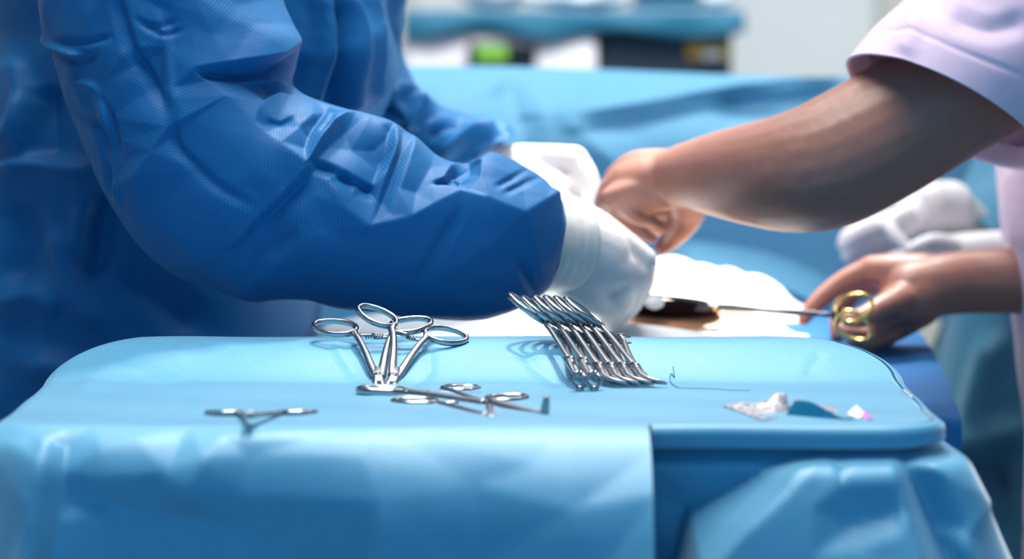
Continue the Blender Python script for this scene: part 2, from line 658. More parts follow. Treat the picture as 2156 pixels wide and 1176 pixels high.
def drape_a():
    n = 900
    q, nr, s, Ls = rrect(n, HX, HY, 0.035, 0.095)
    bx, by = q[:, 0] + CX, q[:, 1] + CY
    X, UVs = [], []
    for k in np.linspace(0.0, 1.0, 90)[1:]:
        f = k
        x = CX + q[:, 0] * f
        y = CY + q[:, 1] * f
        z = top_z(x, y)
        X.append(np.stack([x, y, z], 1))
        UVs.append(np.stack([x, y], 1))
    # which perimeter points carry the long hanging panel (everything but the right end and the right part of the front)
    xcut = P(1366, 905, 2.1).x
    is_front = nr[:, 1] < -0.5
    short = ((is_front) & (bx > xcut)) | (bx > CX + HX - 0.036) & (nr[:, 0] > 0.3)
    e = np.concatenate([np.linspace(0, 0.03, 14)[1:], np.linspace(0.03, 0.42, 90)[1:]])
    # long profile: slope grows slowly over the edge
    def profile(R, e):
        ph = np.minimum(e / R, 1.0) * math.pi / 2
        de = np.diff(np.concatenate([[0], e]))
        return np.cumsum(np.cos(ph) * de), np.cumsum(np.sin(ph) * de)
    Rf = np.interp(bx, [-0.33, -0.24, -0.14, -0.04, 0.07], [0.030, 0.045, 0.068, 0.085, 0.092]) * np.clip(-nr[:, 1], 0, 1) + 0.02
    long_h = np.zeros((len(e), n))
    long_v = np.zeros((len(e), n))
    for j in range(n):
        a, b_ = profile(Rf[j], e)
        side = max(0.0, -nr[j, 0])
        long_h[:, j] = a + 0.22 * np.maximum(e - 0.02, 0) * side
        long_v[:, j] = b_ - 0.05 * np.maximum(e - 0.02, 0) * side
    es = np.linspace(0, 0.030, len(e))
    a, b_ = profile(0.011, es)
    lip_h = np.where(es < 0.017, a, a[np.searchsorted(es, 0.017)] - (es - 0.017) * 0.8)
    lip_v = np.where(es < 0.017, b_, b_[np.searchsorted(es, 0.017)] + (es - 0.017) * 0.2)
    zb = top_z(bx, by)
    rows = []
    for i in range(len(e)):
        hh = np.where(short, lip_h[i], long_h[i, :])
        vv = np.where(short, lip_v[i], long_v[i, :])
        wave = 0.006 * np.sin(s * 26 + 1.0) * sstep(0.03, 0.25, e[i]) * np.where(short, 0, 1) * np.where(is_front, 0.15, 1)
        rows.append(np.stack([bx + nr[:, 0] * (hh + wave), by + nr[:, 1] * (hh + wave), zb - vv], 1))
        ee = np.where(short, es[i], e[i])
        UVs.append(np.stack([bx + nr[:, 0] * ee, by + nr[:, 1] * ee], 1))
    A = np.array(rows)
    fl = A.reshape(-1, 3)
    px, py = proj(fl)
    cz = facet_net(front_net_lines, front_blank)(px, py) * 1.1
    isf = np.tile(np.where(nr[:, 1] < -0.1, 1.0, 0.0) * (~short), len(e))
    dep = np.repeat(sstep(0.0, 0.03, e), n)
    cz = cz * isf * dep
    soft = 0.004 * fbm(fl, 9, 2, 3.0) * isf * dep
    fl[:, 1] -= cz + soft
    fl[:, 2] += (cz + soft) * 0.3
    top = np.array(X)
    V = np.concatenate([top.reshape(-1, 3), fl])
    uv = np.concatenate([np.array(u) for u in UVs])
    nr_rows = top.shape[0] + A.shape[0]
    # wrinkles pressed into the rear slope
    px, py = proj(V)
    V[:, 2] += np.where(V[:, 2] > TOP - 0.002, crease_field(px, py, [
        ([(700, 715), (745, 790), (800, 830)], 0.0016, 25, 18),
        ([(900, 722), (905, 780), (860, 815)], -0.0016, 20, 25),
        ([(1090, 722), (1130, 775), (1190, 815)], -0.0020, 25, 22),
        ([(1700, 790), (1730, 740)], -0.0015, 20, 20),
        ([(150, 830), (260, 760), (420, 740)], 0.0018, 30, 40),
        ([(230, 745), (330, 800), (420, 850)], -0.0014, 30, 40)]), 0)
    Fc = []
    rows_n = nr_rows
    for r in range(rows_n - 1):
        in_skirt = r >= top.shape[0]
        for c in range(n):
            c2 = (c + 1) % n
            if in_skirt and short[c] != short[c2]:
                continue
            Fc.append((r * n + c, r * n + c2, (r + 1) * n + c2, (r + 1) * n + c))
    ci = len(V)
    V = np.concatenate([V, [[CX, CY, float(top_z(np.array([CX]), np.array([CY]))[0])]]])
    uv = np.concatenate([uv, [[CX, CY]]])
    for c in range(n):
        Fc.append((ci, c, (c + 1) % n))
    o = mesh('instrument_table_drape', V, Fc, M['drape'], None, True, uv)
    return o


tag(drape_a(), 'light blue sheet covering the instrument tray and hanging over its front left edge', 'drape')

skirt_net_lines = [
    [(1368, 925, 10), (1500, 922, 10), (1640, 925, 9)],
    [(1368, 962, -1), (1500, 955, 0), (1640, 945, 2)],
    [(1375, 1050, -12), (1450, 1070, -14), (1560, 1015, -10), (1690, 952, -1)],
    [(1366, 1240, -18), (1415, 1190, -14)],
    [(1742, 950, 8), (1660, 1025, 24), (1570, 1095, 36), (1470, 1190, 48), (1400, 1260, 54)],
    [(1735, 958, 9), (1766, 1012, 17), (1800, 962, 8), (1845, 938, 6)],
    [(1765, 960, 4), (1770, 985, 6)],
    [(1700, 1055, 26), (1780, 1095, 15), (1880, 1070, 11)],
    [(1700, 1150, 36), (1800, 1145, 30), (1885, 1115, 24)],
    [(1650, 1250, 48), (1780, 1250, 48), (1900, 1250, 44)],
    [(1850, 925, 9), (1885, 1010, 14), (1898, 1065, 18), (1935, 1190, 30)],
    [(1878, 925, 0), (1932, 1020, -8), (1968, 1100, -10), (2015, 1210, -4)],
    [(1910, 922, 8), (1982, 1000, 14), (2025, 1100, 14), (2045, 1210, 18)],
    [(2070, 990, 14), (2074, 1040, 20), (2020, 1150, 18)],
    [(2095, 1060, 4), (2120, 1130, 2), (2160, 1230, 4)],
]
skirt_blank = [(1300, 905), (1500, 905), (1750, 905), (1990, 890), (2090, 960), (2250, 1150), (1300, 1400), (1700, 1400), (2250, 1400)]


def drape_b():
    n = 900
    q, nr, s, Ls = rrect(n, HX - 0.004, HY - 0.006, 0.035, 0.09)
    bx, by = q[:, 0] + CX, q[:, 1] + CY
    e = np.linspace(0, 0.50, 130)
    rows, uvs = [], []
    right = np.clip(nr[:, 0], 0, 1)
    corner = np.exp(-((s - (0.606 - 0.035 + 0.03)) / 0.10) ** 2)
    for ei in e:
        out = -0.004 + 0.020 * sstep(0, 0.03, ei) + right * (0.36 * max(ei - 0.02, 0)) + 0.22 * corner * ei - 0.16 * max(ei - 0.03, 0)
        dn = ei * (1 - 0.10 * right) - 0.014 * sstep(0, 0.03, ei)
        wave = (0.010 * np.sin(s * 24 + 0.6) + 0.006 * np.sin(s * 43)) * sstep(0.02, 0.3, ei)
        rows.append(np.stack([bx + nr[:, 0] * (out + wave), by + nr[:, 1] * (out + wave),
                              TOP - 0.014 - dn + 0 * bx], 1))
        uvs.append(np.stack([s, np.full(n, ei)], 1))
    A = np.array(rows).reshape(-1, 3)
    px, py = proj(A)
    fr = np.tile(np.clip(-nr[:, 1] + right * 0.7, 0, 1) * np.where(bx > P(1366, 905, 2.1).x - 0.02, 1, 0), len(e))
    dep = np.repeat(sstep(0.0, 0.02, e), n)
    h = facet_net(skirt_net_lines, skirt_blank)(px, py) * fr * dep
    h += 0.003 * fbm(A, 12, 2, 9.0) * dep * fr
    A[:, 1] -= h
    A[:, 0] += h * 0.15 * np.tile(right, len(e))
    # push the pieces that lie behind the hanging left panel a little inwards
    back = np.tile(np.where(bx < P(1366, 905, 2.1).x, 1.0, 0.0) * (nr[:, 1] < 0), len(e))
    A[:, 1] += back * 0.012
    back2 = np.tile((nr[:, 0] < -0.2) | (nr[:, 1] > 0.2), len(e))
    c = np.array([CX, CY])
    A[back2, :2] = c + (A[back2, :2] - c) * 0.93
    Fc = grid_faces(len(e), n)
    return mesh('stand_skirt_drape', A, Fc, M['drape'], None, True, np.concatenate(uvs))


tag(drape_b(), 'blue drape hanging in deep folds below the right end of the tray', 'drape')

st = empty('mayo_stand', 'metal instrument stand under the light blue drapes', 'instrument stand', (CX, CY, 0))
bm = bmesh.new()
bm_box(bm, (CX - HX + 0.03, CY - HY + 0.03, TOP - 0.018), (CX + HX - 0.03, CY + HY - 0.03, TOP - 0.006), 0.005)
world_child(bm_obj('tray', bm, M['paint_metal']), st)
V, Fc = sweep([(CX, CY + 0.1, 0.05), (CX, CY + 0.1, TOP - 0.016)], 0.014, 0.014, (0, 1, 0), 20)
world_child(mesh('post', V, Fc, M['paint_metal']), st)
V, Fc = join([sweep([(CX - 0.25, CY + 0.15, 0.03), (CX + 0.25, CY + 0.15, 0.03)], 0.016, 0.016, (0, 0, 1), 12),
              sweep([(CX - 0.25, CY + 0.16, 0.03), (CX - 0.25, CY - 0.2, 0.03)], 0.016, 0.016, (0, 0, 1), 12),
              sweep([(CX + 0.25, CY + 0.16, 0.03), (CX + 0.25, CY - 0.2, 0.03)], 0.016, 0.016, (0, 0, 1), 12),
              sweep([(CX, CY + 0.15, 0.03), (CX, CY + 0.1, 0.06)], 0.016, 0.016, (1, 0, 0), 12)])
world_child(mesh('base', V, Fc, M['paint_metal']), st)


# ---------------------------------------------------------------- instruments
def instrument(name, label, J, R1, R2, tip='straight', jaw=42.0, group=None, mats=None, flare=60, bend=1.0,
               thick=1.0, ringlen=80.0, ring_scale=1.0, extra_open=0.0):
    """J joint, R1/R2 ring centres in world space"""
    J, R1, R2 = Vector(J), Vector(R1), Vector(R2)
    Mid = (R1 + R2) / 2
    a = (Mid - J).normalized()
    s = R2 - R1
    s = (s - a * s.dot(a))
    spread = s.length
    s.normalize()
    n = a.cross(s)
    if n.z < 0 and tip != 'hook_down':
        pass
    k = (Mid - J).length / ringlen            # metres per local mm
    root = empty(name, label, 'surgical clamp', J, group)
    root.matrix_world = Matrix(((a.x, s.x, n.x, J.x), (a.y, s.y, n.y, J.y), (a.z, s.z, n.z, J.z), (0, 0, 0, 1)))
    half = spread / k / 2
    cy = 21.0 * ring_scale
    al = math.atan2(half, ringlen) - math.atan2(cy, ringlen)
    ms, mr = mats or (M['steel_satin'], M['steel'])

    def rot(p, sg):
        c_, s_ = math.cos(sg * al), math.sin(sg * al)
        return Vector((p[0] * c_ - p[1] * s_, p[0] * s_ + p[1] * c_, p[2])) * k

    for sg in (-1, 1):
        # shank
        pts = [(2, sg * 0.6), (9, sg * 2.0), (18, sg * 3.0), (30, sg * 4.0), (45, sg * 5.6), (58, sg * 7.4), (66, sg * 9.0),
               (72, sg * (cy - 12.0))]
        zz = 0.7 * sg
        path = catmull([(p[0] * ringlen / 80, p[1], zz * (1 - i / 7)) for i, p in enumerate(pts)], 26)
        wd = np.interp(np.linspace(0, 1, 26), [0, .12, .3, .6, .85, 1], [3.6, 3.0, 2.6, 2.15, 2.0, 2.2]) * k * thick
        tk = np.interp(np.linspace(0, 1, 26), [0, .3, 1], [1.9, 1.6, 1.8]) * k * thick
        V, Fc = sweep([rot(p, sg) for p in path], wd, tk, (0, 0, 1), 12)
        mesh('shank', V, Fc, ms, root)
        # ring
        c = np.array([ringlen - 1, sg * cy, 0])
        f = np.array([math.cos(math.radians(flare)), sg * math.sin(math.radians(flare)), 0])
        g = np.array([-f[1], f[0], 0])
        A_, B_ = 14.0 * ring_scale, 10.0 * ring_scale
        path = [rot(c + f * A_ * math.cos(t) + g * B_ * math.sin(t) * (1 - 0.12 * math.cos(t)), sg)
                for t in np.linspace(0, 2 * math.pi, 44, endpoint=False)]
        V, Fc = sweep(path, 1.75 * k * thick, 2.0 * k * thick, (0, 0, 1), 12, True)
        mesh('finger_ring', V, Fc, mr, root)
        # ratchet bar with teeth
        V, Fc = sweep([rot(p, sg) for p in [(63.5, sg * 8.5, sg * 0.6), (63, sg * 5, sg * 1.0), (62.6, sg * 0.5, sg * 1.1), (62.4, -sg * 2.5, sg * 1.1)]],
                      1.5 * k, 0.9 * k, (0, 0, 1), 8)
        prt = [(V, Fc)]
        for t in range(4):
            y = sg * (2.6 - t * 1.6)
            prt.append(sweep([rot((61.0, y, -sg * 0.2), sg), rot((64.2, y + sg * 0.5, -sg * 0.2), sg)], 0.55 * k, 0.8 * k, (0, 0, 1), 4))
        if not extra_open:
            mesh('ratchet', *join(prt), ms, root)
        # jaw
        jl = jaw
        js = -sg
        if tip == 'straight':
            pts = [(-4, js * 1.4, 0), (-12, js * 1.9, 0), (-jl * .6, js * 1.5, 0), (-jl, js * 0.7, 0)]
            wj, tj = [2.6, 2.0, 1.5, 0.7], [2.2, 2.0, 1.5, 0.9]
        elif tip == 'curved':
            pts = [(-4, js * 1.3, 0), (-16, js * 1.7, -0.6), (-jl * .66, js * 1.6, -1.5 * bend), (-jl * .86, js * 1.2 + 2 * bend, -4 * bend),
                   (-jl * .97, js * 0.9 + 6 * bend, -7 * bend), (-jl * 1.02, js * 0.7 + 12 * bend, -10 * bend)]
            wj, tj = [2.5, 2.5, 1.9, 1.5, 1.2, 0.6], [2.0, 2.4, 2.2, 1.9, 1.5, 0.7]
        elif tip == 'right_angle':
            pts = [(-4, js * 1.3, 0), (-jl * .4, js * 1.6, 0), (-jl * .88, js * 1.0, 0), (-jl * .98, js * 0.8, bend * 1.2),
                   (-jl * 1.0, js * 0.7, bend * 6), (-jl * 1.01, js * 0.6, bend * 13)]
            wj, tj = [3.0, 2.2, 1.5, 1.4, 1.3, 0.8], [2.2, 2.0, 1.5, 1.4, 1.3, 0.8]
        else:
            pts = [(-4, js * 1.3, 0), (-12, js * 1.8, 0), (-jl * .5, js * 1.9, 0), (-jl * .72, js * 1.4, 0)]
            wj, tj = [3.2, 2.8, 1.6, 1.1], [2.4, 2.2, 1.5, 1.2]
        al_j = (0.0 if tip in ('right_angle', 'square') else al * 0.35) + extra_open

        def rj(p):
            c_, s_ = math.cos(sg * al_j), math.sin(sg * al_j)
            return Vector((p[0] * c_ - p[1] * s_, p[0] * s_ + p[1] * c_, p[2])) * k
        cp = catmull(pts, 22)
        xx = np.linspace(0, 1, len(wj))
        V, Fc = sweep([rj(p) for p in cp], np.interp(np.linspace(0, 1, 22), xx, wj) * k * thick,
                      np.interp(np.linspace(0, 1, 22), xx, tj) * k * thick, (0, 1, 0) if tip in ('curved', 'right_angle') else (0, 0, 1), 12)
        prt = [(V, Fc)]
        if tip == 'square':       # open square loop with a little ball foot
            x0 = -jl * .80
            loop = catmull([(x0 + 1, js * 0.6, -3.2), (x0, js * 1.6, -3.3), (x0 - 1, js * 3.6, -3.0), (x0 - 2, js * 3.8, 0), (x0 - 3, js * 3.6, 3.0),
                            (x0 - 3.4, js * 1.8, 3.6), (x0 - 3.6, js * 0.6, 3.6)], 24)
            prt.append(sweep([rj(p) for p in loop], 1.15 * k, 1.4 * k, (1, 0, 0), 10))
            prt.append(sweep([rj((x0 + 4, js * 0.8, 0)), rj((x0 + 2, js * 0.8, -2.4)), rj((x0 + 0.6, js * 0.8, -4.2))], 1.3 * k, 1.2 * k, (0, 1, 0), 8))
            if js > 0:
                prt.append(sweep([rj((x0 - 4 + q_, 2.6, 3.6)) for q_ in (2.0, 1.4, 0.0, -1.4, -2.0)], [.7 * k, 1.9 * k, 2.4 * k, 1.9 * k, .7 * k],
                                 [.7 * k, 1.9 * k, 2.4 * k, 1.9 * k, .7 * k], (0, 1, 0), 12))
        mesh('jaw', *join(prt), ms, root)
    bm = bmesh.new()
    bx_ = 12 if tip == 'straight' else 9
    bm_box(bm, (-10 * k, -4.3 * k * thick, -2.5 * k), (bx_ * k, 4.3 * k * thick, 2.5 * k), 1.2 * k, 3)
    for v in bm.verts:
        fy = 1 - 0.35 * abs(v.co.x / (9 * k)) ** 2
        v.co.y *= fy
    bm_obj('box_joint', bm, ms, root, True)
    prt = []
    for zz in (-1, 1):
        prt.append(sweep([(0, 0, zz * 2.2 * k), (0, 0, zz * 3.0 * k)], 1.7 * k, 1.7 * k, (1, 0, 0), 14))
    mesh('pivot_screw', *join(prt), mr, root)
    return root


GL = 'haemostats standing open at the back of the tray'
instrument('hemostat', 'open steel haemostat leaning on the rear rim, the left one with the lower flat rings', P(796, 794, 2.345), P(704, 684, 2.435),
           P(866, 684, 2.435), 'straight', 38, GL)
instrument('hemostat', 'open steel haemostat leaning on the rear rim, its left ring raised highest of the pair', P(829, 795, 2.345), P(792, 668, 2.428),
           P(943, 698, 2.436), 'straight', 38, GL)
GR = 'clamps nested side by side at the middle of the tray'
labs = ['steel clamp with a small open square tip, outermost left of the nested row',
        'steel clamp with a small open square tip, second from the left in the nested row',
        'curved-tip steel clamp directly right of the two square-tipped ones',
        'curved-tip steel clamp in the nested row, second of the four curved ones from the left',
        'curved-tip steel clamp in the nested row, just left of the outermost right one',
        'curved-tip steel clamp, outermost right of the nested row, its rear ring seen behind the rim']
tops = [(1078, 623), (1105, 629), (1130, 629), (1153, 629), (1175, 630), (1197, 631)]
jts = [(1201, 760), (1230, 762), (1262, 773), (1287, 773), (1312, 773), (1338, 773)]
for i in range(6):
    tx, ty = tops[i]
    R1 = P(tx + 36, ty + 32, 2.425)
    sv = Vector((0.62, 0.46, -0.40)).normalized()
    if i < 2:
        Jp = P(*jts[i], 2.340)
        instrument('tissue_clamp', labs[i], Jp, R1, R1 + sv * 0.052, 'square', 48, GR, None, 60, 1, 0.85)
    else:
        Jp = P(*jts[i], 2.343)
        instrument('curved_clamp', labs[i], Jp, R1, R1 + sv * 0.052, 'curved', 35, GR, None, 60, 0.7, 0.95)

instrument('hemostat', 'steel clamp under the right-angle one, its joint pointing over the front edge',
           P(1030, 878, 2.155), P(862, 842, 2.235), P(1073, 840, 2.240), 'straight', 26, None, None, 60, 1, 1.3)
instrument('right_angle_clamp', 'long steel clamp lying across another one, its tip hooked up at a right angle',
           P(1030, 851, 2.215), P(778, 818, 2.28), P(986, 823, 2.30), 'right_angle', 60, None, None, 60, -0.9, 1.5, 80)
instrument('hemostat', 'small steel clamp alone at the front left of the tray, seen edge-on', P(528, 872, 2.092), P(468, 869, 2.160),
           P(632, 868, 2.162), 'straight', 22, None, None, 60, 1, 1.15)

# suture thread
th = [(1417, 771), (1419, 785), (1420, 793), (1414, 786), (1411, 790), (1411, 800), (1416, 808), (1426, 814), (1440, 816), (1490, 817), (1540, 820), (1579, 821)]
pp = []
for (x, y) in th:
    # lay the thread on the cloth: solve the distance at which the ray meets the sheet
    Y = 2.3
    for _ in range(30):
        p = P(x, y, Y)
        z = float(top_z(np.array([p.x]), np.array([Y]))[0]) + 0.0008
        Y -= (z - p.z) / 0.115 * 0.6
        Y = min(max(Y, 2.05), 2.46)
    pp.append(P(x, y, Y))
V, Fc = sweep(catmull([tuple(p) for p in pp], 120), 0.00028, 0.00028, (0, 0.2, 1), 6)
tag(mesh('suture_thread', V, Fc, M['thread']), 'thin dark blue suture thread curling on the tray right of the nested clamps', 'thread')


def on_table(px, py, lift=0.0):
    Y = 2.25
    for _ in range(60):
        p = P(px, py, Y)
        z = float(top_z(np.array([p.x]), np.array([Y]))[0]) + lift
        Y -= (z - p.z) / 0.115 * 0.5
        Y = min(max(Y, 2.0), 2.46)
    return P(px, py, Y)


# foil suture packet
pk = empty('suture_packet', 'opened foil packet, printed silver with a teal underside, lying at the right of the tray', 'packet', on_table(1680, 875))


def sheet(name, quad, mat, nx, ny, hfun, parent, th=0.0003):
    a, b_, c, d = [np.array(q) for q in quad]
    V, uv = [], []
    for j in range(ny):
        for i in range(nx):
            u, v = i / (nx - 1), j / (ny - 1)
            p = (a * (1 - u) + b_ * u) * (1 - v) + (d * (1 - u) + c * u) * v
            V.append(p + np.array([0, 0, hfun(u, v)]))
            uv.append((u, v))
    o = mesh(name, V, grid_faces(ny, nx, False), mat, None, True, uv)
    so = o.modifiers.new('thickness', 'SOLIDIFY')
    so.thickness = th
    return world_child(o, parent)


sheet('printed_foil', [on_table(1522, 856), on_table(1606, 886), P(1665, 882, 2.155), P(1655, 836, 2.20)], M['foil'], 24, 24,
      lambda u, v: 0.003 * math.sin(v * 9 + u * 3) * (1 - u) * v + 0.001 + 0.002 * math.sin(u * 14) * v, pk)
sheet('folded_flap', [P(1650, 884, 2.145), on_table(1790, 884), on_table(1800, 884), P(1674, 846, 2.165)], M['teal_foil'], 18, 12,
      lambda u, v: 0.0012 + 0.002 * math.sin(u * 6) * v, pk)
sheet('foil_edge', [P(1655, 838, 2.20), P(1672, 844, 2.17), P(1790, 882, 2.155), P(1785, 868, 2.18)], M['foil'], 12, 12,
      lambda u, v: 0.001, pk)
sheet('white_corner', [on_table(1783, 874), on_table(1810, 884), P(1822, 872, 2.155), P(1803, 855, 2.17)], M['paper'], 8, 8,
      lambda u, v: 0.001, pk)
sheet('pink_corner', [P(1803, 880, 2.150), on_table(1836, 885), P(1834, 880, 2.15), P(1820, 867, 2.155)], M['pink'], 8, 8,
      lambda u, v: 0.0012, pk)

# ---------------------------------------------------------------- surgeon in the blue gown
surgeon = empty('person', 'person in a blue surgical gown and white gloves leaning in from the left', 'person', (P(300, 500, 2.85).x, 2.85, 0))
torso_rows = [(330, -640, 520, -640, 2.88, 0.06), (240, -560, 620, -560, 2.88, 0.12), (120, -430, 760, -430, 2.88, 0.15), (30, -260, 800, -260, 2.88, 0.14), (-30, -120, 818, -120, 2.87, 0.15), (-8, 0, 812, 0, 2.87, 0.155), (12, 100, 830, 110, 2.87, 0.155),
              (-40, 200, 812, 210, 2.87, 0.155), (-70, 330, 745, 330, 2.87, 0.155), (-90, 460, 700, 460, 2.87, 0.15), (-110, 600, 668, 600, 2.87, 0.15),
              (-120, 720, 652, 720, 2.87, 0.15), (-130, 1000, 650, 1000, 2.87, 0.15), (-150, 1700, 650, 1700, 2.87, 0.15), (-170, 2400, 680, 2400, 2.87, 0.16)]
torso_creases = [
    ([(0, 352), (80, 345), (180, 352), (240, 330)], 0.016, 22, 30, 1.2),
    ([(45, 120), (60, 260), (50, 330)], 0.012, 30, 60, 1.2),
    ([(0, 300), (40, 270), (70, 200)], 0.012, 26, 40, 1.2),
    ([(100, 180), (110, 260), (120, 340)], -0.018, 70, 50, 1.3),
    ([(120, 470), (135, 560), (170, 640), (215, 700)], 0.016, 50, 40, 1.2),
    ([(190, 420), (170, 480), (185, 540)], 0.012, 30, 30, 1.2),
    ([(230, 400), (215, 500), (190, 590)], -0.016, 40, 40, 1.2),
    ([(40, 420), (60, 520), (40, 600)], -0.012, 60, 60, 1.3),
    ([(60, 760), (160, 790), (250, 800)], 0.014, 60, 40, 1.3),
    ([(0, 640), (80, 620), (130, 660)], 0.014, 60, 60, 1.3),
    ([(250, 560), (330, 620), (420, 690)], -0.014, 60, 60, 1.3),
    ([(655, -40), (672, 100), (640, 240)], 0.022, 30, 26, 1.1),
    ([(700, -40), (735, 80), (722, 260)], 0.022, 26, 36, 1.1),
    ([(755, -40), (768, 100), (760, 230)], 0.022, 24, 24, 1.1),
    ([(690, 0), (700, 120), (690, 260)], -0.014, 16, 16, 1.1),
    ([(790, 0), (800, 90), (795, 160)], -0.010, 20, 20, 1.1),
]
loft('gown_body', torso_rows, M['gown'], surgeon, 220, 260, torso_creases, 0.006, 5, 0.010, True, 0.85, 2.0, 12)

far_rows = [(640, -420, 760, -440, 2.98, 0.05), (670, -300, 840, -320, 3.01, 0.07), (700, -160, 860, -160, 3.02, 0.07), (690, -20, 845, -20, 3.02, 0.07), (700, 90, 832, 90, 3.02, 0.065), (740, 200, 862, 160, 3.0, 0.06),
            (800, 262, 905, 215, 2.98, 0.055), (850, 300, 960, 235, 2.97, 0.05), (905, 330, 1010, 252, 2.96, 0.045),
            (955, 345, 1045, 262, 2.95, 0.042), (985, 335, 1078, 290, 2.94, 0.040)]
far_creases = [([(835, 190), (870, 205), (880, 240)], 0.014, 22, 18, 1.2), ([(800, 215), (830, 250), (850, 290)], -0.014, 20, 20, 1.2),
               ([(860, 270), (885, 235), (920, 225)], 0.015, 22, 22, 1.2), ([(900, 300), (935, 265), (985, 255)], -0.010, 20, 24, 1.2),
               ([(930, 320), (1000, 285), (1060, 275)], 0.010, 20, 24, 1.2), ([(760, 120), (780, 180), (830, 200)], 0.012, 22, 22, 1.2),
               ([(1040, 262), (1050, 285), (1060, 296)], -0.010, 14, 14, 1.2)]
loft('sleeve', far_rows, M['gown'], surgeon, 110, 110, far_creases, 0.002, 14, 0.008, True, 0.95, 4.0, 18)

near_rows = [(330, -520, 560, -480, 2.76, 0.05), (150, -400, 520, -420, 2.70, 0.085), (70, -270, 490, -290, 2.65, 0.085), (60, -160, 500, -170, 2.62, 0.075), (78, -60, 545, -80, 2.61, 0.075), (95, 10, 592, 8, 2.605, 0.075), (125, 120, 622, 84, 2.60, 0.074),
             (155, 220, 618, 135, 2.595, 0.072), (192, 315, 612, 168, 2.59, 0.070), (236, 405, 622, 186, 2.585, 0.068),
             (295, 500, 655, 205, 2.58, 0.066), (362, 560, 710, 224, 2.575, 0.063), (440, 592, 765, 241, 2.575, 0.061),
             (540, 606, 822, 258, 2.575, 0.060), (655, 624, 872, 290, 2.58, 0.058), (780, 646, 920, 330, 2.585, 0.058),
             (890, 658, 960, 345, 2.59, 0.058), (985, 662, 1003, 338, 2.60, 0.057), (1062, 648, 1040, 322, 2.61, 0.055),
             (1112, 624, 1096, 346, 2.62, 0.052), (1148, 600, 1146, 378, 2.63, 0.049), (1153, 588, 1169, 420, 2.635, 0.046)]
near_creases = [
    ([(664, 350), (727, 378), (785, 402)], -0.004, 10, 14, 1.1),
    ([(1028, 408), (1070, 384), (1112, 356)], -0.003, 8, 10, 1.1),
    ([(1040, 420), (1090, 398), (1134, 376)], -0.003, 8, 10, 1.1),
    ([(875, 580), (910, 520), (948, 455)], -0.004, 16, 22, 1.2),
    ([(1078, 540), (1100, 580), (1125, 610)], -0.004, 14, 14, 1.1),
    ([(371, 233), (376, 300), (420, 350), (466, 390), (535, 428)], -0.0035, 10, 20, 1.1),
    ([(95, 62), (120, 88), (160, 108), (189, 122)], 0.008, 10, 12, 1.1),
    ([(140, 82), (190, 88), (240, 76)], -0.004, 8, 10, 1.1),
    ([(100, 80), (130, 108), (185, 130)], -0.006, 10, 14, 1.1),
    ([(175, 122), (200, 124), (212, 116)], -0.005, 8, 8, 1.1),
    ([(252, -10), (266, 40), (285, 100), (320, 160), (356, 226)], -0.006, 10, 24, 1.1),
    ([(333, 30), (350, 80), (356, 150), (366, 215)], 0.004, 12, 16, 1.1),
    ([(290, 40), (330, 60), (370, 44)], -0.003, 10, 10, 1.2),
    ([(300, 52), (345, 75), (385, 62)], -0.003, 8, 8, 1.2),
    ([(150, 170), (200, 178), (225, 215), (240, 280)], 0.005, 12, 16, 1.1),
    ([(170, 240), (215, 262), (240, 330), (250, 400)], -0.006, 14, 16, 1.1),
    ([(215, 190), (245, 250), (262, 330)], -0.005, 10, 14, 1.1),
    ([(232, 300), (252, 360), (268, 420)], 0.005, 9, 12, 1.1),
    ([(560, 262), (590, 268), (618, 256)], -0.003, 8, 8, 1.1),
    ([(900, 398), (940, 392), (985, 388)], -0.003, 8, 12, 1.1),
    ([(700, 245), (690, 262), (672, 285)], -0.004, 8, 8, 1.1),
]
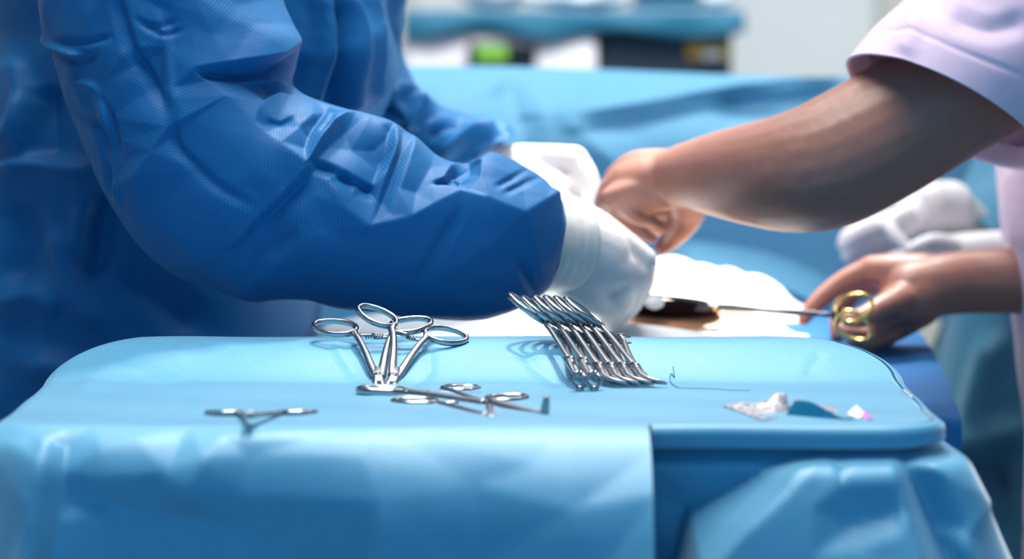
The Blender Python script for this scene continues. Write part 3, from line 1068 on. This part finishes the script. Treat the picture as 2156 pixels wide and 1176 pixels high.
near_net = facet_net([
    # edge of the elbow panel
    [(720, -60, 4), (728, 100, 5), (735, 265, 9), (850, 370, 10), (960, 475, 11), (1060, 560, 12), (1160, 634, 14)],
    [(1160, 634, 14), (1090, 700, 11), (960, 820, 10), (850, 930, 7)],
    [(1180, 668, 7), (1112, 728, 3), (985, 845, 2), (900, 925, 3)],
    # upper arm fold over the crook
    [(740, 258, 9), (850, 240, 13), (960, 222, 14), (1040, 205, 12), (1112, 160, 8)],
    [(765, 285, 0), (900, 296, -9), (1000, 270, -10), (1080, 235, -8), (1110, 200, -6)],
    [(782, 309, 6), (900, 312, 1), (1052, 304, -2)],
    [(760, 60, 6), (900, 20, 0), (1060, -20, -4)],
    [(800, 140, 7), (950, 100, 3), (1090, 90, 0)],
    # bright facets below the crook
    [(1052, 304, -2), (1075, 322, 0)],
    [(985, 400, 7), (1000, 365, -4), (1030, 340, -8), (1080, 350, -6)],
    [(975, 420, 9), (1010, 385, 5), (1055, 360, 3), (1190, 372, -2), (1250, 396, -2)],
    [(985, 488, 6), (1060, 486, 3), (1112, 468, 4)],
    [(1060, 520, 8), (1130, 500, 5), (1180, 440, 0)],
    [(1235, 405, -6), (1195, 460, -7), (1165, 520, -3), (1150, 570, 4)],
    # long diagonal fold
    [(1345, 440, 6), (1300, 448, 7), (1250, 480, 9), (1200, 545, 13), (1150, 625, 15)],
    [(1300, 500, -3), (1240, 560, 0), (1190, 620, 4)],
    [(1340, 440, 6), (1400, 446, 6), (1440, 480, 3), (1455, 530, -2)],
    [(1330, 560, -4), (1420, 560, -6), (1440, 620, -5)],
    # line across the hollow
    [(1195, 605, 6), (1300, 650, 6), (1400, 705, 4)],
    [(1205, 635, 1), (1300, 680, -1), (1390, 725, -1)],
    [(1180, 660, 6), (1240, 690, 9), (1320, 740, 9)],
    [(1220, 640, 2), (1270, 665, 5), (1340, 700, 4)],
    # folds to the right of it
    [(1490, 470, 4), (1486, 560, 7), (1452, 650, 7), (1418, 765, 9)],
    [(1470, 500, -2), (1460, 600, -3), (1435, 640, -3)],
    [(1520, 500, -2), (1510, 600, -2), (1470, 700, 2), (1440, 770, 6)],
    [(1570, 500, 3), (1530, 620, 7), (1495, 720, 11), (1465, 810, 17)],
    [(1640, 560, 0), (1620, 640, 3), (1560, 740, 8)],
    # main lengthwise ridge
    [(1180, 735, 9), (1290, 772, 15), (1390, 842, 21), (1460, 832, 21), (1540, 818, 21), (1620, 790, 20), (1710, 752, 19), (1810, 772, 20), (1930, 815, 22), (2010, 780, 19), (2090, 740, 15)],
    [(1620, 715, 10), (1700, 700, 8)],
    # pocket behind the cuff
    [(1700, 745, 17), (1668, 690, 8), (1700, 640, 4), (1765, 600, 2)],
    [(1720, 730, 6), (1695, 695, -6), (1720, 655, -8), (1775, 625, -7)],
    [(1750, 745, 12), (1740, 690, 0), (1785, 655, -3)],
    [(1860, 560, 3), (1825, 640, 9), (1800, 700, 12), (1785, 762, 17)],
    [(1990, 640, 2), (1960, 700, 8), (1940, 760, 14)],
    [(2060, 660, 0), (2080, 700, 5)],
    # underside
    [(1120, 830, 9), (1250, 850, 12), (1390, 880, 15)],
    [(840, 935, 7), (880, 985, 8), (940, 1042, 11)],
    [(940, 1042, 11), (1060, 960, 13), (1130, 895, 13), (1250, 905, 13)],
    [(960, 930, 3), (1060, 890, 4), (1110, 860, 6)],
    [(1150, 1060, 6), (1400, 1060, 8), (1600, 1080, 8)],
    [(1560, 900, 16), (1700, 860, 14), (1860, 880, 16)],
    [(1980, 900, 14), (1930, 960, 9), (2040, 1060, 5)],
    # elbow panel and upper arm
    [(660, 375, 7), (645, 480, 9), (590, 570, 11), (535, 655, 12)],
    [(650, 520, 5), (760, 640, 5), (850, 720, 6)],
    [(505, 590, 6), (470, 520, 6), (430, 440, 6)],
    [(440, 700, 6), (540, 800, 8), (700, 880, 7)],
    [(640, 40, 0), (640, 180, 1), (655, 330, 4)],
    [(440, -40, 5), (480, 100, 6), (500, 180, 5)],
    [(540, 230, -2), (600, 320, -1)],
    [(250, 140, 5), (400, 150, 4), (420, 300, 4)],
    [(330, 400, 3), (380, 560, 3)],
], [(-100, -200), (500, -250), (60, 200), (140, 400), (260, 600), (420, 690), (700, 740), (1150, 690), (1260, 350), (1230, 620), (700, 120), (690, 0), (780, 190), (1120, 270), (980, 290)], 1.796)
loft('sleeve', near_rows, M['gown'], surgeon, 680, 420, near_creases, 0.0010, 12, 0.0034, True, 0.95, 1.3, 22, 3, near_net)


# bodies and hands: overlapping tapered limbs fused into one surface
def blob(name, chains, mat, parent, voxel=0.0016, smooth=6, k_smooth=0.6):
    parts = []

    def sphere(c, r):
        bm = bmesh.new()
        bmesh.ops.create_icosphere(bm, subdivisions=3, radius=r, matrix=Matrix.Translation(c))
        V = [v.co.copy() for v in bm.verts]
        Fc = [tuple(v.index for v in f.verts) for f in bm.faces]
        bm.free()
        parts.append((V, Fc))
    for ch in chains:
        pts = []
        for c in ch:
            px, py, Y, r = c[:4]
            pts.append((P(px, py, Y), r * Y / F))
        if len(pts) > 2:
            arr = catmull([(p.x, p.y, p.z, r) for p, r in pts], (len(pts) - 1) * 5 + 1)
            pts = [(Vector(q_[:3]), float(q_[3])) for q_ in arr]
        for i, (p, r) in enumerate(pts):
            sphere(p, r)
            if i:
                q, rq = pts[i - 1]
                d = (p - q)
                if d.length > 1e-5:
                    m_ = 2 if len(pts) > 2 else 14
                    path = [q.lerp(p, t / m_) for t in range(m_ + 1)]
                    rr = [rq + (r - rq) * t / m_ for t in range(m_ + 1)]
                    up = Vector((0, 0, 1)) if abs(d.normalized().z) < 0.8 else Vector((0, 1, 0))
                    parts.append(sweep(path, rr, rr, up, 22))
    V, Fc = join(parts)
    o = mesh(name, V, Fc, mat)
    rm = o.modifiers.new('fuse', 'REMESH')
    rm.mode = 'VOXEL'
    rm.voxel_size = voxel
    rm.use_smooth_shade = True
    sm = o.modifiers.new('smooth', 'SMOOTH')
    sm.iterations = smooth
    sm.factor = k_smooth
    world_child(o, parent)
    return o


# near glove: wrist bent, back of the hand to the camera, fingers reaching down and away
Yg = 2.70
blob('glove', [
    [(1120, 505, 2.66, 82), (1185, 515, 2.675, 92), (1240, 540, 2.69, 92)],
    [(1190, 470, 2.675, 62), (1255, 492, 2.69, 50), (1352, 545, 2.70, 30)],
    [(1200, 530, 2.675, 70), (1270, 560, 2.685, 62), (1340, 585, 2.70, 36)],
    [(1190, 570, 2.675, 52), (1240, 610, 2.69, 50), (1300, 630, 2.71, 38)],
    [(1352, 547, 2.70, 32), (1352, 590, 2.725, 27), (1334, 635, 2.75, 22), (1322, 655, 2.775, 19)],
    [(1335, 575, 2.695, 34), (1332, 615, 2.71, 28), (1308, 660, 2.735, 23), (1297, 672, 2.76, 19)],
    [(1300, 600, 2.69, 40), (1305, 630, 2.70, 30), (1288, 665, 2.72, 23), (1290, 680, 2.745, 18)],
    [(1250, 610, 2.69, 44), (1270, 640, 2.70, 30), (1262, 662, 2.725, 20), (1270, 672, 2.745, 16)],
    [(1230, 500, 2.72, 40), (1290, 540, 2.76, 27), (1330, 590, 2.79, 22), (1340, 620, 2.81, 18)],
], M['glove'], surgeon, 0.0018, 12)
V, Fc = [], []
cuffp = []
for t in range(5):
    c0 = P(1128 + t * 17, 506 + t * 3, 2.655 + t * 0.006)
    cuffp.append(c0)
ax = (cuffp[-1] - cuffp[0]).normalized()
V, Fc = sweep([cuffp[0] + ax * x for x in np.linspace(-0.02, 0.036, 16)],
              [0.0385 + 0.0008 * math.sin(i * 2.3) for i in range(16)], [0.039 + 0.0007 * math.cos(i * 1.9) for i in range(16)], (0, 0, 1), 48)
world_child(mesh('glove_cuff', V, Fc, M['glove_cuff']), surgeon)
V, Fc = sweep([(cuffp[0] + ax * 0.037) + (Vector((0, 1, 0)) * math.cos(t) + Vector((0.12, 0, 1)).normalized() * math.sin(t)) * 0.0385
               for t in np.linspace(0, 2 * math.pi, 60, endpoint=False)], 0.0022, 0.0022, tuple(ax), 8, True)
world_child(mesh('cuff_roll', V, Fc, M['glove_cuff']), surgeon)

# far glove
blob('glove', [
    [(985, 325, 2.95, 36), (1020, 342, 2.95, 46), (1080, 352, 2.96, 46), (1150, 352, 2.96, 44)],
    [(1090, 332, 2.96, 30), (1160, 334, 2.955, 30), (1208, 338, 2.95, 32)],
    [(1080, 380, 2.94, 36), (1150, 390, 2.94, 36), (1185, 400, 2.94, 30)],
    [(1208, 338, 2.95, 31), (1236, 376, 2.94, 25), (1240, 430, 2.93, 21), (1222, 470, 2.92, 18)],
    [(1200, 345, 2.98, 30), (1240, 385, 2.985, 24), (1250, 440, 2.985, 20), (1235, 480, 2.97, 17)],
    [(1190, 345, 3.01, 29), (1230, 390, 3.02, 22), (1240, 445, 3.015, 19), (1228, 480, 3.0, 16)],
    [(1170, 350, 3.03, 26), (1205, 400, 3.04, 20), (1215, 440, 3.035, 17), (1210, 470, 3.02, 15)],
    [(1100, 385, 2.93, 32), (1160, 402, 2.92, 26), (1188, 440, 2.91, 22), (1205, 480, 2.91, 18)],
], M['glove'], surgeon, 0.0018, 8)

# ---------------------------------------------------------------- assistant in the lavender scrubs
nurse = empty('person', 'person in lavender short-sleeved scrubs reaching in from the right with bare forearms', 'person', (P(2300, 500, 2.75).x, 2.75, 0))
blob('body', [
    # upper arm, elbow, forearm
    [(2330, 60, 2.72, 150), (2150, 110, 2.70, 145), (2010, 190, 2.69, 141), (1880, 272, 2.68, 139), (1750, 342, 2.68, 139), (1672, 362, 2.69, 128),
     (1600, 366, 2.71, 112), (1530, 366, 2.74, 94), (1460, 368, 2.78, 73), (1410, 372, 2.81, 58)],
    # back of the hand, knuckles to the left
    [(1410, 372, 2.81, 58), (1370, 372, 2.82, 56), (1325, 388, 2.82, 50)],
    [(1430, 380, 2.80, 58), (1370, 388, 2.81, 60), (1318, 398, 2.82, 50), (1290, 415, 2.82, 34)],
    [(1400, 350, 2.83, 38), (1340, 352, 2.845, 36), (1298, 374, 2.85, 27)],
    [(1400, 372, 2.81, 40), (1340, 378, 2.82, 38), (1285, 398, 2.825, 27)],
    [(1400, 395, 2.80, 40), (1340, 405, 2.80, 36), (1285, 418, 2.80, 25)],
    [(1400, 420, 2.87, 44), (1350, 432, 2.88, 42), (1320, 450, 2.89, 34), (1360, 470, 2.89, 28), (1400, 470, 2.88, 26)],
    # fingers curling down and under
    [(1298, 374, 2.85, 27), (1276, 420, 2.87, 21), (1290, 462, 2.88, 18), (1320, 490, 2.875, 15)],
    [(1285, 398, 2.825, 27), (1272, 436, 2.84, 21), (1296, 474, 2.85, 18), (1335, 500, 2.85, 15)],
    [(1285, 418, 2.80, 24), (1300, 452, 2.81, 20), (1340, 480, 2.83, 17), (1372, 500, 2.84, 14)],
    [(1310, 420, 2.80, 24), (1335, 452, 2.80, 18), (1372, 468, 2.82, 15), (1395, 480, 2.83, 13)],
    # thumb and its ball
    [(1450, 400, 2.82, 50), (1448, 440, 2.84, 42), (1432, 474, 2.85, 33), (1410, 505, 2.86, 23), (1392, 522, 2.86, 16)],
    # shoulder, chest and the second arm
    [(2330, 60, 2.72, 150), (2420, 150, 2.80, 190), (2430, 420, 2.86, 230), (2400, 560, 2.88, 120)],
    [(2430, 420, 2.86, 230), (2440, 800, 2.86, 230), (2440, 1300, 2.86, 240)],
    [(2400, 560, 2.88, 100), (2260, 590, 2.88, 80), (2150, 590, 2.88, 72), (2050, 592, 2.88, 68), (1975, 600, 2.87, 66), (1915, 610, 2.865, 64)],
    # second hand: back of the hand
    [(1940, 580, 2.87, 50), (1880, 572, 2.87, 40), (1835, 568, 2.875, 32)],
    [(1940, 620, 2.86, 56), (1890, 640, 2.85, 44), (1850, 668, 2.845, 34)],
    [(1935, 640, 2.87, 50), (1895, 680, 2.87, 34), (1860, 705, 2.865, 26)],
    # index finger stretched along the needle holder
    [(1835, 568, 2.875, 30), (1776, 592, 2.875, 24), (1722, 634, 2.87, 20), (1692, 672, 2.865, 15)],
    # middle finger
    [(1842, 590, 2.885, 30), (1790, 620, 2.895, 22), (1765, 672, 2.89, 19), (1762, 706, 2.88, 15)],
    # thumb through the upper ring
    [(1895, 630, 2.84, 34), (1850, 650, 2.82, 26), (1815, 668, 2.81, 23), (1785, 672, 2.81, 18)],
    # ring and little finger curled below
    [(1850, 690, 2.85, 28), (1815, 706, 2.83, 21), (1790, 700, 2.825, 18), (1768, 690, 2.83, 15)],
    [(1868, 702, 2.86, 28), (1842, 716, 2.835, 21), (1812, 716, 2.83, 18), (1790, 716, 2.84, 13)],
], M['skin'], nurse, 0.002, 10)
sl_rows = [(2080, -330, 2480, -60, 2.72, 0.085, 0.0), (2000, -180, 2400, 60, 2.71, 0.09, 0.005), (1925, -30, 2340, 170, 2.70, 0.092, 0.012),
           (1845, 55, 2260, 270, 2.69, 0.094, 0.02), (1783, 130, 2200, 345, 2.685, 0.094, 0.026)]
loft('scrub_sleeve', sl_rows, M['scrub'], nurse, 90, 140,
     [([(1850, 62), (1935, 70), (2020, 105), (2156, 158)], -0.002, 5, 8, 1.0),
      ([(1935, -10), (1925, 50), (1905, 120)], 0.006, 30, 40, 1.2), ([(2000, 30), (2080, 60), (2160, 40)], -0.007, 30, 40, 1.2)],
     0.002, 10, 0.0, True, 1.0, 6.0)
tr = [(2190, -330, 2700, -330, 2.92, 0.14), (2160, -60, 2690, -60, 2.92, 0.15), (2110, 240, 2690, 200, 2.90, 0.16), (2112, 350, 2690, 350, 2.90, 0.165), (2126, 470, 2690, 470, 2.90, 0.165),
      (2142, 610, 2690, 600, 2.90, 0.165), (2160, 760, 2690, 760, 2.90, 0.165), (2165, 1100, 2690, 1100, 2.90, 0.165), (2150, 1500, 2720, 1500, 2.90, 0.17)]
loft('scrub_top', tr, M['scrub'], nurse, 120, 140, [([(2126, 350), (2135, 420), (2150, 520)], 0.012, 20, 26, 1.1)], 0.006, 6, 0.0, True, 0.85, 8.0)
pr = [(2170, 1380, 2690, 1380, 2.90, 0.15), (2170, 2000, 2690, 2000, 2.90, 0.13), (2180, 2900, 2680, 2900, 2.90, 0.11)]
loft('trousers', pr, M['scrub'], nurse, 40, 80, [], 0.005, 6, 0, True, 0.85, 8.5)

# needle holder with gold rings in the lower bare hand
nh = instrument('needle_holder', 'long slim needle holder with gold rings held in the lower bare hand', P(1505, 645, 2.80), P(1757, 682, 2.785),
                P(1836, 650, 2.775), 'straight', 52, None, (M['dark_steel'], M['gold']), 40, 1, 0.62, 80, 0.78, 0.13)

# ---------------------------------------------------------------- third person, white gloves
asst = empty('person', 'person in a teal gown and white gloves standing behind, hands together at the right', 'person', (P(2180, 500, 3.45).x, 3.45, 0))
loft('gown_body', [(2030, -500, 2800, -500, 3.5, 0.16), (2040, 0, 2800, 0, 3.48, 0.16), (2056, 330, 2800, 330, 3.45, 0.17), (2050, 500, 2800, 500, 3.45, 0.17),
                   (1990, 700, 2800, 700, 3.45, 0.17), (1930, 900, 2800, 900, 3.45, 0.17), (1920, 1300, 2800, 1300, 3.45, 0.17), (2000, 2200, 2820, 2200, 3.45, 0.17)],
     M['teal_gown'], asst, 120, 140,
     [([(2120, 700), (2070, 850), (2050, 1000)], 0.03, 40, 60, 1.2), ([(2156, 900), (2100, 920), (2060, 960)], 0.02, 40, 40, 1.2),
      ([(2090, 980), (2110, 1060), (2100, 1160)], -0.02, 40, 40, 1.2)], 0.008, 5, 0, True, 0.85, 11)
blob('glove', [
    [(2040, 470, 3.24, 48), (1985, 440, 3.2, 58), (1930, 450, 3.18, 46), (1885, 480, 3.16, 34)],
    [(2000, 430, 3.2, 52), (1960, 425, 3.18, 45)],
    [(1890, 455, 3.16, 24), (1840, 474, 3.14, 21), (1790, 496, 3.13, 20), (1775, 515, 3.13, 16)],
    [(1890, 480, 3.17, 24), (1840, 500, 3.16, 22), (1795, 518, 3.15, 20), (1785, 540, 3.15, 17)],
    [(1890, 505, 3.18, 26), (1845, 522, 3.17, 22), (1805, 535, 3.16, 19), (1800, 550, 3.16, 16)],
    [(1900, 520, 3.19, 26), (1855, 540, 3.19, 20), (1815, 548, 3.18, 17), (1806, 560, 3.18, 15)],
    [(1905, 450, 3.15, 22), (1872, 470, 3.13, 17), (1890, 500, 3.12, 14), (1912, 520, 3.12, 12)],
], M['glove'], asst, 0.0025, 8)
blob('glove', [
    [(2180, 530, 3.2, 44), (2100, 522, 3.18, 38), (2020, 526, 3.16, 36), (1960, 535, 3.14, 34)],
    [(1980, 520, 3.15, 24), (1930, 528, 3.13, 19), (1890, 540, 3.12, 15), (1862, 548, 3.12, 12)],
    [(1980, 535, 3.16, 24), (1930, 545, 3.15, 19), (1885, 558, 3.15, 15), (1860, 566, 3.15, 12)],
    [(1980, 550, 3.17, 24), (1930, 562, 3.17, 18), (1890, 572, 3.17, 14), (1870, 578, 3.17, 12)],
    [(1985, 560, 3.18, 22), (1940, 575, 3.19, 16), (1905, 582, 3.19, 13), (1890, 588, 3.19, 11)],
    [(2000, 515, 3.14, 22), (1965, 505, 3.12, 16), (1930, 515, 3.11, 13), (1915, 525, 3.11, 11)],
], M['glove'], asst, 0.0025, 8)
loft('sleeve', [(2100, 200, 2330, 150, 3.40, 0.07), (2060, 330, 2260, 330, 3.36, 0.065), (2020, 400, 2190, 460, 3.3, 0.05), (1990, 430, 2110, 500, 3.24, 0.045)],
     M['teal_gown'], asst, 50, 60, [], 0.006, 10, 0, True, 1.0, 12)

# ---------------------------------------------------------------- patient, drapes and the field
OT = empty('operating_table', 'operating table under the patient, hidden by the drapes', 'operating table', (0.15, 3.0, 0))
box('table_top', (-0.15, 2.80, 0.72), (0.34, 3.30, 0.80), M['paint_metal'], OT, 0.01)
box('pedestal', (0.05, 2.92, 0.06), (0.34, 3.18, 0.72), M['paint_metal'], OT, 0.01)
box('base', (0.0, 2.85, 0.0), (0.5, 3.25, 0.06), M['paint_metal'], OT, 0.01)


def patient_drape():
    nx, ny = 220, 200
    xs_ = np.linspace(-0.20, 0.368, nx)
    ys_ = np.linspace(0, 1, ny)
    V, uv = [], []
    for v in ys_:
        for x in xs_:
            # v runs from the floor side nearest the camera, over the top, to the curtain
            L = v * 1.35
            hang = 0.55
            top = 0.905 + 0.035 * math.exp(-((x - 0.12) / 0.25) ** 2) - 0.004 * float(sstep(0.18, 0.28, np.array([x]))[0])
            if L < hang:
                y = 2.66 - 0.06 * (1 - L / hang) + 0.018 * math.sin(x * 22 + 1) * (1 - L / hang)
                z = top - 0.03 - (hang - L)
            else:
                q = (L - hang) / (1.35 - hang)
                y = 2.66 + q * 0.82
                bulge = math.sin(min(q * 1.15, 1) * math.pi) ** 0.7
                z = top - 0.03 + 0.04 * bulge
            V.append((x, y, z))
            uv.append((x, L))
    V = np.array(V)
    V[:, 2] += 0.006 * fbm(V, 7, 2, 4.0)
    V[:, 1] -= 0.012 * fbm(V, 5, 2, 7.0)
    return mesh('patient_drape', V, grid_faces(ny, nx, False), M['patient'], None, True, uv)


tag(patient_drape(), 'deep blue drape over the patient behind the instrument tray', 'drape')


def ray_field(px, py, zlift=0.0):
    return None


def field_z(x, y):
    top = 0.905 + 0.035 * math.exp(-((x - 0.12) / 0.25) ** 2) - 0.004 * float(sstep(0.18, 0.28, np.array([x]))[0])
    q = (y - 2.66) / 0.82
    bulge = math.sin(min(max(q, 0) * 1.15, 1) * math.pi) ** 0.7
    return top - 0.03 + 0.04 * bulge


def towel(name, x0, x1, y0, y1, lift, label, mat, sd, hole=None):
    nx, ny = 90, 70
    V, uv = [], []
    for j in range(ny):
        for i in range(nx):
            u, v = i / (nx - 1), j / (ny - 1)
            x = x0 + (x1 - x0) * u + 0.012 * math.sin(v * 7 + sd)
            cut = 1 - (0.62 * float(sstep(0.5, 1.0, np.array([u]))[0]) if hole else 0)
            y = y0 + (y1 - y0) * v * cut + 0.010 * math.sin(u * 6 + sd)
            z = field_z(x, y) + lift + 0.004 * math.sin(u * 8 + v * 5 + sd) + 0.003 * math.sin(v * 17 - u * 6 + sd)
            V.append((x, y, z))
            uv.append((x, y))
    Fc = grid_faces(ny, nx, False)
    if hole:
        hx, hy, hr, hs = hole
        Fc = [f for f in Fc if ((np.mean([V[i][0] for i in f]) - hx) / hr) ** 2 + ((np.mean([V[i][1] for i in f]) - hy) / hs) ** 2 > 1]
    o = mesh(name, V, Fc, mat, None, True, uv)
    so = o.modifiers.new('thickness', 'SOLIDIFY')
    so.thickness = 0.003
    return tag(o, label, 'towel')


hx = P(1410, 650, 2.86).x
towel('surgical_towel', -0.165, 0.245, 2.68, 3.02, 0.010, 'brightly lit white towel spread around the opening behind the tray', M['white_cloth'], 0.5,
      (hx, 2.826, 0.056, 0.036))


def rolled_towel():
    nx, ny = 110, 60
    V, uv = [], []
    for j in range(ny):
        v = j / (ny - 1)
        for i in range(nx):
            u = i / (nx - 1)
            x = 0.01 + 0.30 * u
            y = 2.915 + 0.20 * v + 0.012 * math.sin(u * 7)
            crest = float(np.interp(x, [0.0, 0.13, 0.20, 0.25, 0.29, 0.32], [0.984, 0.985, 0.977, 0.958, 0.925, 0.895]))
            z = crest - 0.030 * abs(2 * v - 1.1) ** 1.8 - 0.03 * float(sstep(0.75, 1, np.array([v]))[0])
            z += 0.0035 * math.sin(x * 95 + v * 9) + 0.003 * math.sin(v * 21 - x * 40)
            V.append((x, y, z))
            uv.append((x, y))
    o = mesh('surgical_towel', V, grid_faces(ny, nx, False), M['white_cloth'], None, True, uv)
    so = o.modifiers.new('thickness', 'SOLIDIFY')
    so.thickness = 0.003
    return tag(o, 'pale towel bunched into a low ridge on the far side of the lit opening', 'towel')


rolled_towel()

patient = empty('person', 'person lying under the drapes, only a small patch of belly with a painted orange glow showing', 'person', (hx, 2.9, 0.8))
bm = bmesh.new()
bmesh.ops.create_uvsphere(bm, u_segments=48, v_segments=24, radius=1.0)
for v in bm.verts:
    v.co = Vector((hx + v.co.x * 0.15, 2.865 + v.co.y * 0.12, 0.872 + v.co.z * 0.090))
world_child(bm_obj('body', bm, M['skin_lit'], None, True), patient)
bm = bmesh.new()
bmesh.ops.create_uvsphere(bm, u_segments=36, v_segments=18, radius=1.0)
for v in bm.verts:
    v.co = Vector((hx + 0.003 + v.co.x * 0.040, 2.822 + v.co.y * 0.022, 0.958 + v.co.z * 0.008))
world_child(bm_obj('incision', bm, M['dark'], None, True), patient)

blobp = P(1378, 636, 2.80)
bm = bmesh.new()
bmesh.ops.create_icosphere(bm, subdivisions=4, radius=1.0)
for v in bm.verts:
    d = 1 + 0.08 * noise.noise(v.co * 3)
    v.co = Vector((v.co.x * 0.0085 * d, v.co.y * 0.0085 * d, v.co.z * 0.0062 * d)) + blobp
tag(bm_obj('gauze_ball', bm, M['paper'], None, True), 'small bright gauze ball at the left end of the dark incision', 'gauze')


def curtain():
    nx, ny = 260, 200
    V, uv = [], []
    for j in range(ny):
        v = j / (ny - 1)
        for i in range(nx):
            u = i / (nx - 1)
            x = -0.32 + 1.35 * u
            # leans towards the camera below its top bar and drops to the table
            y = 3.56 - 0.085 * math.sin(min(v / 0.35, 1) * math.pi / 2) - 0.03 * v
            z = 1.148 - 0.26 * v + (0.006 * math.sin(u * 9)) * (1 - v)
            V.append((x, y, z))
            uv.append((x, v * 0.6))
    V = np.array(V)
    px, py = proj(V)
    cr = [([(1060, 165), (1090, 250), (1120, 360)], -0.014, 60, 90, 1.5), ([(900, 215), (1060, 178)], 0.010, 60, 90, 1.4),
          ([(1160, 240), (1330, 215), (1560, 175), (1800, 150)], 0.030, 90, 50, 1.2),
          ([(1180, 240), (1260, 310), (1330, 380)], 0.012, 80, 90, 1.5),
          ([(1500, 210), (1650, 250), (1800, 200)], -0.02, 60, 80, 1.3),
          ([(1400, 560), (1600, 590), (1760, 660)], 0.025, 60, 40, 1.2)]
    V[:, 1] -= crease_field(px, py, cr) + 0.012 * fbm(V, 4, 2, 1.0)
    return mesh('screen_drape', V, grid_faces(ny, nx, False), M['curtain'], None, True, uv)


tag(curtain(), 'light blue sheet hung as a screen across the table behind the hands', 'drape')

# ---------------------------------------------------------------- monitor cart at the back
cart = empty('equipment_cart', 'blurred pale equipment cart with a black green-lit display in the background', 'equipment cart', (P(1200, 100, 4.9).x, 4.9, 0))


def pbox(name, x0, y0, x1, y1, Y, depth, mat, parent=None, bev=0.006):
    a, b_ = P(x0, y1, Y), P(x1, y0, Y)
    return box(name, (a.x, Y, a.z), (b_.x, Y + depth, b_.z), mat, parent, bev, False)


a = P(850, 66, 4.8)
b_ = P(1258, 66, 4.8)
box('cabinet', (a.x, 4.8, 0.08), (b_.x, 5.3, a.z), M['machine'], cart, 0.01)
c = P(1545, 66, 4.8)
box('side_unit', (b_.x + 0.002, 4.83, 0.08), (c.x, 5.3, a.z), M['machine_dark'], cart, 0.01)
pbox('display', 985, 90, 1128, 180, 4.785, 0.012, M['black'], cart, 0.003)
pbox('display_glow', 1003, 96, 1068, 128, 4.780, 0.006, M['green'], cart, 0.002)
pbox('amber_panel', 1446, 84, 1540, 124, 4.815, 0.014, M['amber'], cart, 0.004)
pbox('amber_label', 1480, 106, 1520, 124, 4.810, 0.006, M['paper'], cart, 0.001)
for wx in (a.x + 0.04, c.x - 0.04):
    for wy in (4.87, 5.25):
        world_child(mesh('castor', *sweep([(wx - 0.015, wy, 0.04), (wx + 0.015, wy, 0.04)], 0.04, 0.04, (0, 0, 1), 20), M['black']), cart)


def cloth_cover():
    x0, x1 = P(848, 60, 4.75).x, P(1572, 60, 4.75).x
    zt = P(900, 22, 4.9).z
    nx, ny = 140, 60
    V, uv = [], []
    for j in range(ny):
        L = j / (ny - 1) * 0.62
        for i in range(nx):
            x = x0 + (x1 - x0) * i / (nx - 1)
            drop = 0.036 + 0.006 * math.sin(x * 30)
            if L < drop:
                y, z = 4.786 - 0.005 * math.sin(x * 45) * (1 - L / drop), zt - (drop - L)
            else:
                y, z = 4.786 + (L - drop) * 0.95, zt + 0.0004
            V.append((x, y, z))
            uv.append((x, L))
    o = mesh('cart_cover', V, grid_faces(ny, nx, False), M['cart_cloth'], None, True, uv)
    so = o.modifiers.new('thickness', 'SOLIDIFY')
    so.thickness = 0.004
    return o


tag(cloth_cover(), 'dark teal cloth covering the top of the equipment cart', 'cloth')
zt = P(900, 22, 4.9).z + 0.003
# things on top of the cart
bm = bmesh.new()
p = P(1040, 20, 4.95)
bmesh.ops.create_icosphere(bm, subdivisions=4, radius=1.0)
for v in bm.verts:
    d = 1 + 0.10 * noise.noise(v.co * 2.2)
    v.co = Vector((p.x + v.co.x * 0.055 * d, 4.95 + v.co.y * 0.05 * d, zt + 0.028 + max(v.co.z, -0.9) * 0.031 * d))
tag(bm_obj('plastic_bundle', bm, M['paper'], None, True), 'round white plastic bundle on the cart top above the display', 'bundle')
bm = bmesh.new()
p = P(1220, 20, 4.95)
bmesh.ops.create_icosphere(bm, subdivisions=4, radius=1.0)
for v in bm.verts:
    d = 1 + 0.14 * noise.noise(v.co * 2.6 + Vector((3, 1, 0)))
    v.co = Vector((p.x + v.co.x * 0.08 * d, 4.93 + v.co.y * 0.05 * d, zt + 0.018 + max(v.co.z, -0.9) * 0.020 * d))
tag(bm_obj('plastic_bundle', bm, M['clear'], None, True), 'low pale blue plastic bundle in the middle of the cart top', 'bundle')
pm = P(1338, 10, 4.95)
pn = P(1472, 10, 4.95)
mon = box('monitor_base', (pm.x, 4.88, zt), (pn.x, 5.1, zt + 0.016), M['cart_cloth'], None, 0.004)
tag(mon, 'teal tray under the black device on the cart top', 'tray')
tag(box('black_device', (pm.x + 0.002, 4.9, zt + 0.017), (pn.x - 0.002, 5.08, zt + 0.12), M['black'], None, 0.008),
    'black boxy device on the cart top cut off by the frame', 'device')
bm = bmesh.new()
p = P(1505, 15, 4.95)
bmesh.ops.create_icosphere(bm, subdivisions=4, radius=1.0)
for v in bm.verts:
    d = 1 + 0.12 * noise.noise(v.co * 2.6 + Vector((0, 5, 0)))
    v.co = Vector((p.x + v.co.x * 0.026 * d, 4.92 + v.co.y * 0.03 * d, zt + 0.014 + max(v.co.z, -0.9) * 0.015 * d))
tag(bm_obj('plastic_bundle', bm, M['clear'], None, True), 'small clear plastic bundle at the right end of the cart top', 'bundle')
